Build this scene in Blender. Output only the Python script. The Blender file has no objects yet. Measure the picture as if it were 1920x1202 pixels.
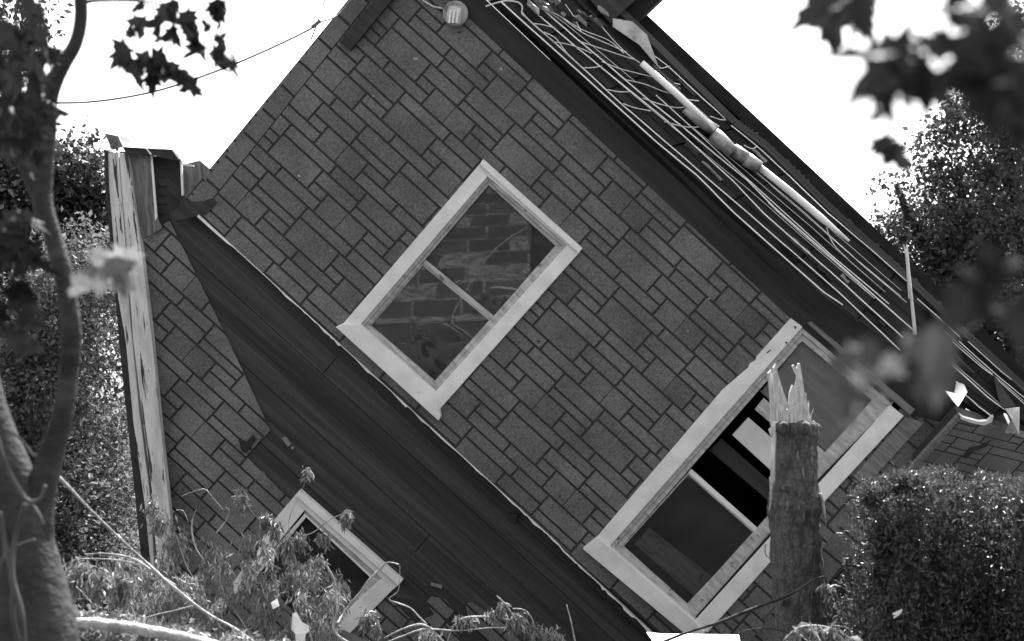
import bpy, bmesh, math, random
import numpy as np
from mathutils import Vector, Matrix
R = math.radians
random.seed(7); rng = np.random.default_rng(7)
S = bpy.context.scene
COL = S.collection

# ------------------------------------------------------------------ camera
F0 = 2637.0; CX, CY = 960.0, 601.0
PITCH = 6.5
CAM = Vector((0, 0, 1.6))
cd = bpy.data.cameras.new('camera'); cam = bpy.data.objects.new('camera', cd); COL.objects.link(cam)
cam.location = CAM; cam.rotation_euler = (R(90 + PITCH), 0, 0)
cd.sensor_width = 36; cd.lens = 36 * F0 / 1920; cd.clip_start = 0.05; cd.clip_end = 2000
cd.dof.use_dof = True; cd.dof.focus_distance = 11.0; cd.dof.aperture_fstop = 3.8
S.camera = cam
# ------------------------------------------------------------------ light
SUN_EL, SUN_AZ = 60.0, 22.0          # azimuth measured from +Y (view direction) to the right
w = bpy.data.worlds.new('World'); S.world = w; w.use_nodes = True
nt = w.node_tree; nt.nodes.clear()
sky = nt.nodes.new('ShaderNodeTexSky'); sky.sky_type = 'NISHITA'; sky.sun_disc = False
sky.sun_elevation = R(SUN_EL); sky.sun_rotation = R(SUN_AZ); sky.dust_density = 5.0; sky.air_density = 1.5
bw = nt.nodes.new('ShaderNodeRGBToBW'); bg = nt.nodes.new('ShaderNodeBackground'); bg.inputs[1].default_value = 0.12
wo = nt.nodes.new('ShaderNodeOutputWorld')
nt.links.new(sky.outputs[0], bw.inputs[0]); nt.links.new(bw.outputs[0], bg.inputs[0]); nt.links.new(bg.outputs[0], wo.inputs[0])
ld = bpy.data.lights.new('sun', 'SUN'); ld.energy = 4.2; ld.angle = R(0.5); ld.color = (1, 1, 1)
sun = bpy.data.objects.new('sun', ld); COL.objects.link(sun)
sd = Vector((math.sin(R(SUN_AZ)) * math.cos(R(SUN_EL)), math.cos(R(SUN_AZ)) * math.cos(R(SUN_EL)), math.sin(R(SUN_EL))))
sun.rotation_euler = sd.to_track_quat('Z', 'Y').to_euler(); sun.location = (0, 0, 20)
S.view_settings.view_transform = 'Standard'; S.view_settings.look = 'None'
S.view_settings.exposure = 1.85; S.view_settings.gamma = 1; S.view_settings.use_curve_mapping = False

# ------------------------------------------------------------------ geometry helpers
cp, sp_ = math.cos(R(PITCH)), math.sin(R(PITCH))
RIGHT = Vector((1, 0, 0)); UP = Vector((0, -sp_, cp)); FWD = Vector((0, cp, sp_))
def ray(px, py): return RIGHT * ((px - CX) / F0) + UP * ((CY - py) / F0) + FWD
def W(px, py, d): return CAM + ray(px, py) * d        # d = depth along the view axis
def camv(a, b, c): return RIGHT * a + UP * b + FWD * c
class Frame:
    def __init__(s, O, X, Z):
        s.O = O; s.Z = Z.normalized(); s.X = (X - s.Z * X.dot(s.Z)).normalized(); s.Y = s.Z.cross(s.X)
        s.n = -s.Y
    def pt(s, px, py, off=0.0):
        r = ray(px, py); o = s.O + s.n * off
        return CAM + r * ((o - CAM).dot(s.n) / r.dot(s.n))
HF = Frame(W(960, 601, 11.2), camv(.746, -.666, 0), camv(.648, .747, -.150))
BASE = HF.pt(900, 1240, 0)
HM = Matrix(((HF.X.x, HF.Y.x, HF.Z.x, BASE.x), (HF.X.y, HF.Y.y, HF.Z.y, BASE.y), (HF.X.z, HF.Y.z, HF.Z.z, BASE.z), (0, 0, 0, 1)))
HI = HM.inverted()
IDM = Matrix.Identity(4)

class MB:
    """collects polygons, builds ONE mesh object"""
    def __init__(s, M=None): s.v = []; s.f = []; s.t = []; s.M = M or IDM
    def add(s, pts, faces, tone=0.5):
        b = len(s.v); s.v += [tuple(s.M @ Vector(p)) for p in pts]
        for f in faces: s.f.append([b + i for i in f]); s.t.append(tone)
    def prism(s, fr, poly, f, b, tone=0.5, back=True):
        if len(poly) < 3: return
        A = [fr.pt(x, y, f) for x, y in poly]; B = [p + fr.Y * (f - b) for p in A]; n = len(A)
        fc = [list(range(n))[::-1]] + [[i, (i + 1) % n, n + (i + 1) % n, n + i] for i in range(n)]
        if back: fc.append(list(range(n, 2 * n)))
        s.add(A + B, fc, tone)
    def slab(s, pts, th, tone=0.5):
        """world polygon thickened along its normal, away from the camera"""
        n = (pts[1] - pts[0]).cross(pts[2] - pts[0]).normalized()
        if n.dot(CAM - pts[0]) > 0: n = -n
        m = len(pts); B = [p + n * th for p in pts]
        s.add(list(pts) + B, [list(range(m))] + [list(range(m, 2 * m))[::-1]] + [[i, (i + 1) % m, m + (i + 1) % m, m + i] for i in range(m)], tone)
    def box(s, c, X, Y, Z, tone=0.5):
        P = [c + X * a + Y * b + Z * d for a in (-.5, .5) for b in (-.5, .5) for d in (-.5, .5)]
        s.add(P, [(0, 1, 3, 2), (4, 6, 7, 5), (0, 4, 5, 1), (2, 3, 7, 6), (0, 2, 6, 4), (1, 5, 7, 3)], tone)
    def tube(s, pts, rad, n=8, tone=0.5, jit=0.0, cap=True):
        pts = [Vector(p) for p in pts]
        if not hasattr(rad, '__len__'): rad = [rad] * len(pts)
        rings = []; up = Vector((.13, .27, .95)); 
        for i, p in enumerate(pts):
            d = (pts[min(i + 1, len(pts) - 1)] - pts[max(i - 1, 0)]).normalized()
            a = up - d * up.dot(d)
            if a.length < .1: a = Vector((1, .2, 0)); a = a - d * a.dot(d)
            a.normalize(); up = a; b = d.cross(a)
            rings.append([p + (a * math.cos(t) + b * math.sin(t)) * rad[i] * (1 + jit * random.uniform(-1, 1)) for t in [2 * math.pi * k / n for k in range(n)]])
        fc = []
        for i in range(len(pts) - 1):
            for k in range(n): fc.append([i * n + k, i * n + (k + 1) % n, (i + 1) * n + (k + 1) % n, (i + 1) * n + k])
        if cap: fc += [list(range(n))[::-1], list(range((len(pts) - 1) * n, len(pts) * n))]
        s.add([q for r in rings for q in r], fc, tone)
    def build(s, name, mat, parent=None, smooth=False):
        me = bpy.data.meshes.new(name); me.from_pydata(s.v, [], s.f); me.update()
        bm = bmesh.new(); bm.from_mesh(me); bmesh.ops.recalc_face_normals(bm, faces=bm.faces); bm.to_mesh(me); bm.free()
        at = me.attributes.new('tone', 'FLOAT', 'FACE'); at.data.foreach_set('value', s.t)
        if smooth: me.polygons.foreach_set('use_smooth', [True] * len(me.polygons))
        me.materials.append(mat); o = bpy.data.objects.new(name, me); COL.objects.link(o)
        if parent: o.parent = parent
        return o
def smooth_path(pts, k=6):
    """Catmull-Rom through tuples of any length"""
    P = [np.array(p, float) for p in pts]; out = []
    for i in range(len(P) - 1):
        a = P[max(i - 1, 0)]; b = P[i]; c = P[i + 1]; d = P[min(i + 2, len(P) - 1)]
        for j in range(k):
            t = j / k
            out.append(.5 * ((2 * b) + (-a + c) * t + (2 * a - 5 * b + 4 * c - d) * t * t + (-a + 3 * b - 3 * c + d) * t ** 3))
    out.append(P[-1]); return out
def pxtube(mb, pts, n=8, k=5, jit=0.0, tone=.5, rmul=1):
    """pts = (px, py, depth, width in px)"""
    q = smooth_path(pts, k)
    mb.tube([W(a[0], a[1], a[2]) for a in q], [max(a[3], .5) * a[2] / F0 / 2 * rmul for a in q], n, tone, jit)
def tag(o, label=None, cat=None, group=None, kind=None):
    if label: o['label'] = label
    if cat: o['category'] = cat
    if group: o['group'] = group
    if kind: o['kind'] = kind
    return o
def empty(name, loc=(0, 0, 0), M=None, parent=None):
    o = bpy.data.objects.new(name, None); COL.objects.link(o); o.empty_display_size = .2
    if M is not None: o.matrix_world = M
    else: o.location = loc
    if parent: o.parent = parent
    return o
def clip(poly, hp):
    a, b, c = hp; out = []       # keep a*x+b*y+c >= 0
    for i in range(len(poly)):
        p, q = poly[i], poly[(i + 1) % len(poly)]
        dp = a * p[0] + b * p[1] + c; dq = a * q[0] + b * q[1] + c
        if dp >= 0: out.append(p)
        if (dp > 0 and dq < 0) or (dp < 0 and dq > 0):
            t = dp / (dp - dq); out.append((p[0] + (q[0] - p[0]) * t, p[1] + (q[1] - p[1]) * t))
    return out
def area(p): return .5 * sum(p[i][0] * p[(i + 1) % len(p)][1] - p[(i + 1) % len(p)][0] * p[i][1] for i in range(len(p)))
def halfs(poly):
    if area(poly) < 0: poly = poly[::-1]
    h = []
    for i in range(len(poly)):
        (x0, y0), (x1, y1) = poly[i], poly[(i + 1) % len(poly)]
        a, b = -(y1 - y0), (x1 - x0); h.append((a, b, -(a * x0 + b * y0)))
    return h
def inter(poly, conv):
    for h in halfs(conv):
        poly = clip(poly, h)
        if len(poly) < 3: return []
    return poly
def subtract(polys, conv):
    out = []; H = halfs(conv)
    for p in polys:
        for h in H:
            o = clip(p, (-h[0], -h[1], -h[2]))
            if len(o) >= 3 and abs(area(o)) > .5: out.append(o)
            p = clip(p, h)
            if len(p) < 3: break
    return out

# ------------------------------------------------------------------ materials (all grey: the photograph is black and white)
def M(name, lo, hi, scale=8, stretch=(1, 1, 1), detail=6, rough=.8, bump=0, bscale=None, tone=0.0, metal=0, spec=.3,
      grain=0, gscale=300, lohi=(.35, .65), roty=0, second=None, sthr=(.55, .6), sscale=5, sstretch=(1, 1, 1)):
    m = bpy.data.materials.new(name); m.use_nodes = True; N = m.node_tree.nodes; L = m.node_tree.links; N.clear()
    out = N.new('ShaderNodeOutputMaterial'); b = N.new('ShaderNodeBsdfPrincipled'); L.new(b.outputs[0], out.inputs[0])
    b.inputs['Roughness'].default_value = rough; b.inputs['Metallic'].default_value = metal; b.inputs['Specular IOR Level'].default_value = spec
    tc = N.new('ShaderNodeTexCoord'); mp = N.new('ShaderNodeMapping'); mp.inputs['Scale'].default_value = stretch; mr_ = N.new('ShaderNodeMapping'); mr_.inputs['Rotation'].default_value = (0, R(roty), 0); L.new(tc.outputs['Object'], mr_.inputs[0]); L.new(mr_.outputs[0], mp.inputs[0])
    n = N.new('ShaderNodeTexNoise'); n.inputs['Scale'].default_value = scale; n.inputs['Detail'].default_value = detail; L.new(mp.outputs[0], n.inputs[0])
    r = N.new('ShaderNodeMapRange'); r.inputs[1].default_value = lohi[0]; r.inputs[2].default_value = lohi[1]; r.inputs[3].default_value = lo; r.inputs[4].default_value = hi
    L.new(n.outputs[0], r.inputs[0]); val = r.outputs[0]
    def math_(op, a, bb):
        x = N.new('ShaderNodeMath'); x.operation = op
        for i, q in enumerate((a, bb)):
            if isinstance(q, (int, float)): x.inputs[i].default_value = q
            else: L.new(q, x.inputs[i])
        return x.outputs[0]
    if second is not None:
        mp2 = N.new('ShaderNodeMapping'); mp2.inputs['Scale'].default_value = sstretch; L.new(mr_.outputs[0], mp2.inputs[0])
        n2 = N.new('ShaderNodeTexNoise'); n2.inputs['Scale'].default_value = sscale; n2.inputs['Detail'].default_value = 8; n2.inputs['Roughness'].default_value = .62; L.new(mp2.outputs[0], n2.inputs[0])
        r2 = N.new('ShaderNodeMapRange'); r2.inputs[1].default_value = sthr[0]; r2.inputs[2].default_value = sthr[1]; L.new(n2.outputs[0], r2.inputs[0])
        mx = N.new('ShaderNodeMix'); L.new(r2.outputs[0], mx.inputs[0]); L.new(val, mx.inputs[2]); mx.inputs[3].default_value = second; val = mx.outputs[0]
    if tone:
        at = N.new('ShaderNodeAttribute'); at.attribute_name = 'tone'
        val = math_('MULTIPLY', val, math_('ADD', math_('MULTIPLY', at.outputs['Fac'], 2 * tone), 1 - tone))
    if grain:
        g = N.new('ShaderNodeTexNoise'); g.inputs['Scale'].default_value = gscale; g.inputs['Detail'].default_value = 2; L.new(tc.outputs['Object'], g.inputs[0])
        val = math_('MULTIPLY', val, math_('ADD', math_('MULTIPLY', math_('SUBTRACT', g.outputs[0], .5), grain * 2), 1))
    cb = N.new('ShaderNodeCombineColor')
    for i in range(3): L.new(val, cb.inputs[i])
    L.new(cb.outputs[0], b.inputs['Base Color'])
    if bump:
        bp = N.new('ShaderNodeBump'); bp.inputs['Strength'].default_value = bump; bp.inputs['Distance'].default_value = .02
        n3 = N.new('ShaderNodeTexNoise'); n3.inputs['Scale'].default_value = bscale or scale * 3; n3.inputs['Detail'].default_value = 6; L.new(mp.outputs[0], n3.inputs[0])
        L.new(n3.outputs[0], bp.inputs['Height']); L.new(bp.outputs[0], b.inputs['Normal'])
    return m
def leafmat(name, a, trans=.35, rough=.5, gloss=.25):
    m = bpy.data.materials.new(name); m.use_nodes = True; N = m.node_tree.nodes; L = m.node_tree.links; N.clear()
    out = N.new('ShaderNodeOutputMaterial'); at = N.new('ShaderNodeAttribute'); at.attribute_name = 'tone'
    mu = N.new('ShaderNodeMapRange'); mu.inputs[3].default_value = a * .45; mu.inputs[4].default_value = a * 1.6; L.new(at.outputs['Fac'], mu.inputs[0])
    cb = N.new('ShaderNodeCombineColor')
    for i in range(3): L.new(mu.outputs[0], cb.inputs[i])
    b = N.new('ShaderNodeBsdfPrincipled'); b.inputs['Roughness'].default_value = rough; b.inputs['Specular IOR Level'].default_value = gloss * 2
    L.new(cb.outputs[0], b.inputs['Base Color'])
    t = N.new('ShaderNodeBsdfTranslucent'); L.new(cb.outputs[0], t.inputs[0])
    mx = N.new('ShaderNodeMixShader'); mx.inputs[0].default_value = trans
    L.new(b.outputs[0], mx.inputs[1]); L.new(t.outputs[0], mx.inputs[2]); L.new(mx.outputs[0], out.inputs[0])
    return m
def glassmat(name):
    m = bpy.data.materials.new(name); m.use_nodes = True; N = m.node_tree.nodes; L = m.node_tree.links; N.clear()
    out = N.new('ShaderNodeOutputMaterial'); t = N.new('ShaderNodeBsdfTransparent'); t.inputs[0].default_value = (.8, .8, .8, 1)
    g = N.new('ShaderNodeBsdfGlossy'); g.inputs['Roughness'].default_value = .02
    d = N.new('ShaderNodeBsdfDiffuse'); d.inputs[0].default_value = (.3, .3, .3, 1)
    fr = N.new('ShaderNodeFresnel'); fr.inputs[0].default_value = 1.6
    mx = N.new('ShaderNodeMixShader'); L.new(fr.outputs[0], mx.inputs[0]); L.new(t.outputs[0], mx.inputs[1]); L.new(g.outputs[0], mx.inputs[2])
    # pale diffuse film, greys the panes in place of reflected haze
    tc = N.new('ShaderNodeTexCoord'); n = N.new('ShaderNodeTexNoise'); n.inputs['Scale'].default_value = 4; n.inputs['Detail'].default_value = 8; L.new(tc.outputs['Object'], n.inputs[0])
    r = N.new('ShaderNodeMapRange'); r.inputs[1].default_value = .3; r.inputs[2].default_value = .8; r.inputs[3].default_value = .06; r.inputs[4].default_value = .11; L.new(n.outputs[0], r.inputs[0])
    m2 = N.new('ShaderNodeMixShader'); L.new(r.outputs[0], m2.inputs[0]); L.new(mx.outputs[0], m2.inputs[1]); L.new(d.outputs[0], m2.inputs[2])
    L.new(m2.outputs[0], out.inputs[0]); return m
m_side = M('siding_asphalt', .122, .178, 2.6, tone=.32, rough=.9, grain=.8, gscale=85, detail=10, bump=.3, bscale=120, second=.098, sthr=(.5, .72), sscale=1.1)
m_joint = M('siding_joint', .032, .046, 20)
m_white = M('white_paint', .72, .88, 5, rough=.6, grain=.2, gscale=160, second=.45, sthr=(.66, .74), sscale=9, bump=.12, bscale=60)
m_peel = M('peeling_paint', .46, .68, 5, (3, 3, .6), rough=.7, grain=.25, gscale=120, second=.05, sthr=(.59, .605), sscale=4.2, sstretch=(6, 6, .35), bump=.3, bscale=40, roty=46)
m_wood = M('weathered_wood', .14, .26, 5, (1, 3, 14), rough=.85, grain=.25, bump=.2)
m_woodp = M('weathered_panel', .10, .22, 5, (9, 3, 1), rough=.85, grain=.3, bump=.2, roty=46, second=.05, sthr=(.6, .68), sscale=7)
m_jamb = M('jamb_paint', .34, .58, 6, (1, 1, 5), rough=.7, grain=.2, second=.15, sthr=(.6, .68), sscale=14)
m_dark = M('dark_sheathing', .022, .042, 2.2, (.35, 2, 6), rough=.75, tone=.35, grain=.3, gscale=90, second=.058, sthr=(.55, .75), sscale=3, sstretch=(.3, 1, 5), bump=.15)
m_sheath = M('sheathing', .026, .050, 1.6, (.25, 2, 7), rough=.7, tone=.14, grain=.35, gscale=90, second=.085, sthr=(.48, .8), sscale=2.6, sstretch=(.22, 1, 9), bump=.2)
m_frieze = M('frieze_dark', .026, .046, 3, (.4, 2, 5), rough=.7, grain=.3, gscale=120, tone=.3)
m_roof = M('roof_dark', .008, .02, 4, (1, 3, 3), rough=.85, tone=.5, bump=.3)
m_bright = M('bright_metal_sunlit_edge', .78, .92, 12, rough=.45, metal=.1, grain=.2)  # pale metal; on the roof lines its white paints sunlit edges
m_galv = M('galvanised', .22, .42, 6, (1, 1, 1), rough=.4, metal=.55, grain=.2, second=.16, sthr=(.55, .65), sscale=8)
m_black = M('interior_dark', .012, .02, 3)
m_plas = M('interior_board', .55, .7, 3, grain=.1)
m_blind = M('roller_blind', .13, .17, 3, (1, 1, 8), grain=.12, gscale=200)
m_bark = M('bark', .045, .12, 14, (2.5, 2.5, .8), rough=.9, bump=1.0, bscale=30, grain=.8, gscale=70, second=.19, sthr=(.6, .68), sscale=11, sstretch=(3, 3, .6), lohi=(.3, .7))
m_bark2 = M('smooth_bark', .015, .042, 6, (1, 1, 1.4), rough=.8, bump=.5, bscale=40, second=.07, sthr=(.55, .75), sscale=5, sstretch=(1, 1, 2.2), grain=.3, gscale=120)
m_raw = M('raw_wood', .40, .68, 30, (3, 3, .3), rough=.8, bump=.6, bscale=60)
m_twig = M('twig', .22, .46, 14, rough=.75, bump=.5, bscale=60, grain=.4, gscale=120)
m_twigd = M('twig_dark', .04, .09, 9, rough=.7)
m_ground = M('ground', .03, .07, 1.5, rough=.95, bump=.5, grain=.4, gscale=20)
m_lawn = M('lawn', .02, .045, 3, rough=.95, bump=.6, grain=.4, gscale=30)
m_paver = M('paver', .04, .07, 3, tone=.4, rough=.85, grain=.2)
m_mortar = M('mortar', .07, .22, 9, lohi=(.4, .6))
m_glass = glassmat('window_glass')
m_jar = M('lamp_glass', .35, .6, 9, rough=.15, spec=.8)
m_cord = M('cord', .55, .8, 30, rough=.6)
m_cable = M('cable', .10, .18, 30, rough=.6)
l_far = leafmat('leaf_far', .14, .4, .5, .15)
l_mid = leafmat('leaf_broad', .085, .4, .5, .15)
l_dark = leafmat('leaf_backlit', .05, .35, .5, .12)  # darker leaf copy, backlit shade put into its colour
l_hedge = leafmat('leaf_hedge', .062, .45, .35, .35)
l_wilt = leafmat('leaf_wilted', .21, .35, .45, .4)
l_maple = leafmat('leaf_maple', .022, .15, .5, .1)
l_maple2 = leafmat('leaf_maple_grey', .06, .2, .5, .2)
l_pale = leafmat('leaf_maple_sunlit', .2, .3, .4, .4)  # paler copy of the maple leaf, sunlight put into the colour

# ================================================================== SETTING
def sheet(name, x0, x1, y0, y1, z, mat, n=60, amp=0.0):
    xs = np.linspace(x0, x1, n); ys = np.linspace(y0, y1, n)
    v = [(x, y, z + amp * (math.sin(x * .9) * math.cos(y * .7) + .5 * math.sin(x * 2.3 + y))) for y in ys for x in xs]
    f = [(j * n + i, j * n + i + 1, (j + 1) * n + i + 1, (j + 1) * n + i) for j in range(n - 1) for i in range(n - 1)]
    mb = MB(); mb.add(v, f); return mb.build(name, mat)
g = sheet('ground', -600, 600, -300, 900, 0, m_ground, 40); tag(g, kind='structure')
g = sheet('lawn', -30, 30, 13, 60, .01, m_lawn, 30); tag(g, kind='structure')
# made-up paved path, out of view, there for its mirror image in the glass
pm = MB(); 
pd = Vector((.2, 1, 0)).normalized(); pr = Vector((1, -.2, 0)).normalized(); p0 = Vector((-3.3, -6.2, 0))
for j in range(12):
    for i in range(3):
        if random.random() < .12: continue
        c = p0 + pd * (j * .8) - pr * (i * .72 + .36 + (j % 2) * .3) + Vector((0, 0, .032))
        pm.box(c, (pr + pd * random.uniform(-.08, .08)) * random.uniform(.66, .70), (pd + pr * random.uniform(-.06, .06)) * random.uniform(.68, .75), Vector((0, 0, .004)), random.random())
path = pm.build('mirror_path', m_paver); tag(path, kind='structure')
mm = MB(); mm.box(p0 + pd * 4.6 - pr * 1.2 + Vector((0, 0, .02)), pr * 2.4, pd * 9.6, Vector((0, 0, .02))); mo = mm.build('mirror_path_bed', m_mortar); tag(mo, kind='structure')

# ================================================================== HOUSE
house = empty('collapsed_house', M=HM)
tag(house, 'collapsed two-storey house with stone-pattern siding, tipped over on its corner, white window frames', 'house')
def hpart(mb, name, mat, parent=None, smooth=False):
    return mb.build(name, mat, parent or house, smooth)
def HB(): return MB(HI)

# openings (px)
WIN1 = [(907, 318), (1074, 467), (819, 752), (660, 611)]
WIN2 = [(1497, 605), (1690, 765), (1312, 1172), (1120, 1030)]
WIN3 = [(566, 940), (730, 1088), (610, 1215), (470, 1060)]
MAINC = [(738, -105), (1754, 834), (1420, 1262), (1320, 1262), (1048, 1020), (372, 403), (345, 376)]
MAIN2 = [(1490, 590), (1800, 775), (1754, 834)]

# ---- stone-pattern panel (U along the courses, V up), all in the same flat unit
PANEL = [(0, 98, 23.5, 67.5, 0), (0, 111, 71, 91.5, 0), (114.5, 188, 71, 91.5, 0), (101.5, 188, 43.5, 67.5, 0), (101.5, 134.5, 23.5, 40, 0),
         (138, 188, 0, 40, 2), (188.6, 237, 0, 40, 3), (191.5, 289.5, 43.5, 58, 0), (191.5, 289.5, 61.5, 91.5, 0),
         (240.5, 289.5, 23.5, 40, 0), (240.5, 329.5, 0, 20, 0), (40, 134.5, 0, 20, 0)]
def panel_blocks(O, a, b, rows, W0=293.0, u0=-600, u1=2600):
    """rows: (V base, [(U anchor, Umin, Umax)...]) -> list of (poly, tone)"""
    out = []
    for vb, segs in rows:
        for (an, lo, hi) in segs:
            k0 = math.floor((lo - an) / W0) - 1; k1 = math.ceil((hi - an) / W0) + 1
            for k in range(k0, k1):
                dk = random.random() < .3
                for (A, B, C, D, kd) in PANEL:
                    x0, x1 = an + k * W0 + A, an + k * W0 + B
                    x0, x1 = max(x0, lo + 1.7), min(x1, hi - 1.7)
                    if x1 - x0 < 3: continue
                    t = random.gauss(.5, .11)
                    if kd == 2: t -= (.2 if dk else .06)
                    if kd == 3: t -= (.32 if dk else .12)
                    q = [(x0 + .5, vb + C + .5), (x1 - .5, vb + C + .5), (x1 - .5, vb + D - .5), (x0 + .5, vb + D - .5)]
                    out.append(([(O[0] + a[0] * U + b[0] * V, O[1] + a[1] * U + b[1] * V) for U, V in q], max(0, min(1, t))))
    return out
# affine map (U,V) -> px for the main wall
A_ = (.7395, .6735); B_ = (.660, -.748)
det = A_[0] * B_[1] - A_[1] * B_[0]
def uv(px, py): return ((px * B_[1] - py * B_[0]) / det, (A_[0] * py - A_[1] * px) / det)
def UofP(px, py): return uv(px, py)[0]
anch = [((820, 62), None), ((705, 86), None), ((715, 226), (1117, 592)), ((506, 155), (1000, 612)), ((506, 282), (1091, 820)), ((535, 440), (931, 804))]
rows = []
wsplitU = uv(860, 540)[0]
vs = []
for la, ra in anch:
    U, V = uv(*la); vb = V - 23.5; vs.append(vb)
    if ra: U2 = uv(*ra)[0]; segs = [(U, -300, wsplitU), (U2, wsplitU, 2400)]
    else: segs = [(U, -300, 2400)]
    rows.append([V, segs])
Vref = rows[1][0]                       # regularise the course height
rows = [(Vref + (1 - i) * 95.0 - 23.5, r[1]) for i, r in enumerate(rows)]
rows = [(rows[0][0] + 95, [(uv(760, -20)[0], -300, 2400)])] + rows + [(rows[-1][0] - 95, [(uv(640, 640)[0], -300, 2400)]), (rows[-1][0] - 190, [(560, -300, 2400)])]
blocks = panel_blocks((0, 0), A_, B_, rows)
# corner strips (left edge of the wall, right edge of the wall)
def lerp(p, q, t): return (p[0] + (q[0] - p[0]) * t, p[1] + (q[1] - p[1]) * t)
L0, L1 = (352, 380), (738, -105); SW = 34
stripL = [L0, L1, (L1[0] + SW * .74, L1[1] + SW * .67), (L0[0] + SW * .74, L0[1] + SW * .67)]
Rr0, Rr1 = (1800, 775), (1420, 1262)
stripR = [(Rr0[0] - 36, Rr0[1] - 30), Rr0, Rr1, (Rr1[0] - 36, Rr1[1] - 30)]
wall = HB(); base_polys = [MAINC, MAIN2]
for wn in (WIN1, WIN2): base_polys = subtract(base_polys, wn)
for p in base_polys: wall.prism(HF, p, 0, -.11)
wall_o = hpart(wall, 'wall', m_joint)
sd_ = HB()
for poly, t in blocks:
    ps = [p for p in (inter(poly, MAINC), inter(poly, MAIN2)) if p]
    if not ps: continue
    ps = subtract(ps, stripL)
    for s_ in (stripR, WIN1, WIN2): ps = subtract(ps, s_)
    for q in ps:
        if abs(area(q)) > 8: sd_.prism(HF, q, .006, 0.0005, t, back=False)
for st, n, r0 in ((stripL, 11, 0), (stripR, 12, 0)):
    for i in range(n):
        a, b_ = i / n + .004, (i + 1) / n - .004
        if st is stripL: q = [lerp(st[0], st[1], a), lerp(st[0], st[1], b_), lerp(st[3], st[2], b_), lerp(st[3], st[2], a)]; q[2] = (q[2][0] - 1.6, q[2][1] - 1.6); q[3] = (q[3][0] - 1.6, q[3][1] - 1.6)
        else: q = [lerp(st[0], st[3], a), lerp(st[1], st[2], a), lerp(st[1], st[2], b_), lerp(st[0], st[3], b_)]
        sd_.prism(HF, q, .009, .0005, random.gauss(.5 if st is stripL else .3, .05), back=False)
sid = hpart(sd_, 'siding', m_side, wall_o)
random.seed(77)
cl_ = [(925, 300), (700, 180), (560, 330), (1010, 640), (1180, 480), (1290, 620), (880, 860), (1050, 930), (620, 470), (1080, 270), (780, 110), (860, 60), (940, 130), (1330, 560), (705, 260), (480, 380), (1150, 800), (1240, 700)]
for (x, y) in cl_:
    dk = random.random() < .55; n_ = random.randint(5, 7); s0 = random.uniform(1.2, 3.6)
    q = [(x + math.cos(2 * math.pi * k / n_) * s0 * random.uniform(.4, 1.8), y + math.sin(2 * math.pi * k / n_) * s0 * random.uniform(.3, .9)) for k in range(n_)]
    c_ = HB(); c_.prism(HF, q, .0075, .004); hpart(c_, 'chip', m_dark if dk else m_jamb, wall_o)
# ragged lower edge of the siding, its light painted on in white
re = HB(); x = 372.0; top_ = []; bot_ = []
while x < 1250:
    y0_ = 403 + (x - 372) * .915 + (.014 * (x - 800) if x > 1048 else 0)
    th = random.choice([.5, .6, 1.2, 2, 2.8, 1.4, 3.6, .7])
    top_.append((x, y0_ - .5)); bot_.append((x - th * .6, y0_ + th)); x += random.choice([3, 5, 9, 14, 26])
for i in range(len(top_) - 1): 
    A_q = [HF.pt(*top_[i], .016), HF.pt(*top_[i + 1], .016), HF.pt(*bot_[i + 1], .016), HF.pt(*bot_[i], .016)]
    if i == 0: ev = []
    ev.append(A_q)
vv = []; ff = []
for i in range(len(top_)):
    t_, b_ = HF.pt(*top_[i], .016), HF.pt(*bot_[i], .016); vv += [t_, b_, t_ + HF.Y * .05, b_ + HF.Y * .05]
for i in range(len(top_) - 1):
    o_ = i * 4; ff += [(o_, o_ + 1, o_ + 5, o_ + 4), (o_ + 2, o_ + 6, o_ + 7, o_ + 3), (o_ + 1, o_ + 3, o_ + 7, o_ + 5), (o_, o_ + 4, o_ + 6, o_ + 2)]
re.add(vv, ff)
hpart(re, 'lit_torn_edge', m_white, wall_o)

# ---- lower wall: sheathing boards + siding that is left on it
LOFF = -.13
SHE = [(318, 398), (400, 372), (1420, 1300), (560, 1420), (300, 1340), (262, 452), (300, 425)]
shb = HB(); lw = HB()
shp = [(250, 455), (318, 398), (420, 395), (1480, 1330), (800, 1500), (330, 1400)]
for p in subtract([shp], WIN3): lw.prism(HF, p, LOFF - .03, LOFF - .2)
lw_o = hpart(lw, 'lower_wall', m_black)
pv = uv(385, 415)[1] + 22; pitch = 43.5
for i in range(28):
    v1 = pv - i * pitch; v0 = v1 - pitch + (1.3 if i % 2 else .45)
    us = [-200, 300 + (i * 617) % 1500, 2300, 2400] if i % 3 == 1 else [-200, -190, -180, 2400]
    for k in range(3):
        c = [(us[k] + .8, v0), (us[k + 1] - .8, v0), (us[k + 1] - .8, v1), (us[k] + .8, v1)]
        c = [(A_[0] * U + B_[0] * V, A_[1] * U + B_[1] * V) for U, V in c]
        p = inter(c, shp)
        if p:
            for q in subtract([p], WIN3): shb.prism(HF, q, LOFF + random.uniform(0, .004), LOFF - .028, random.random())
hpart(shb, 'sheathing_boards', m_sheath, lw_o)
LEFTP = [(262, 452), (300, 424), (318, 414), (333, 453), (353, 493), (370, 530), (387, 563), (407, 597), (427, 640), (443, 680), (467, 730), (480, 760), (507, 807), (485, 820), (458, 853), (480, 882), (502, 908), (532, 955), (900, 1300), (330, 1400), (300, 1000)]
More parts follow.
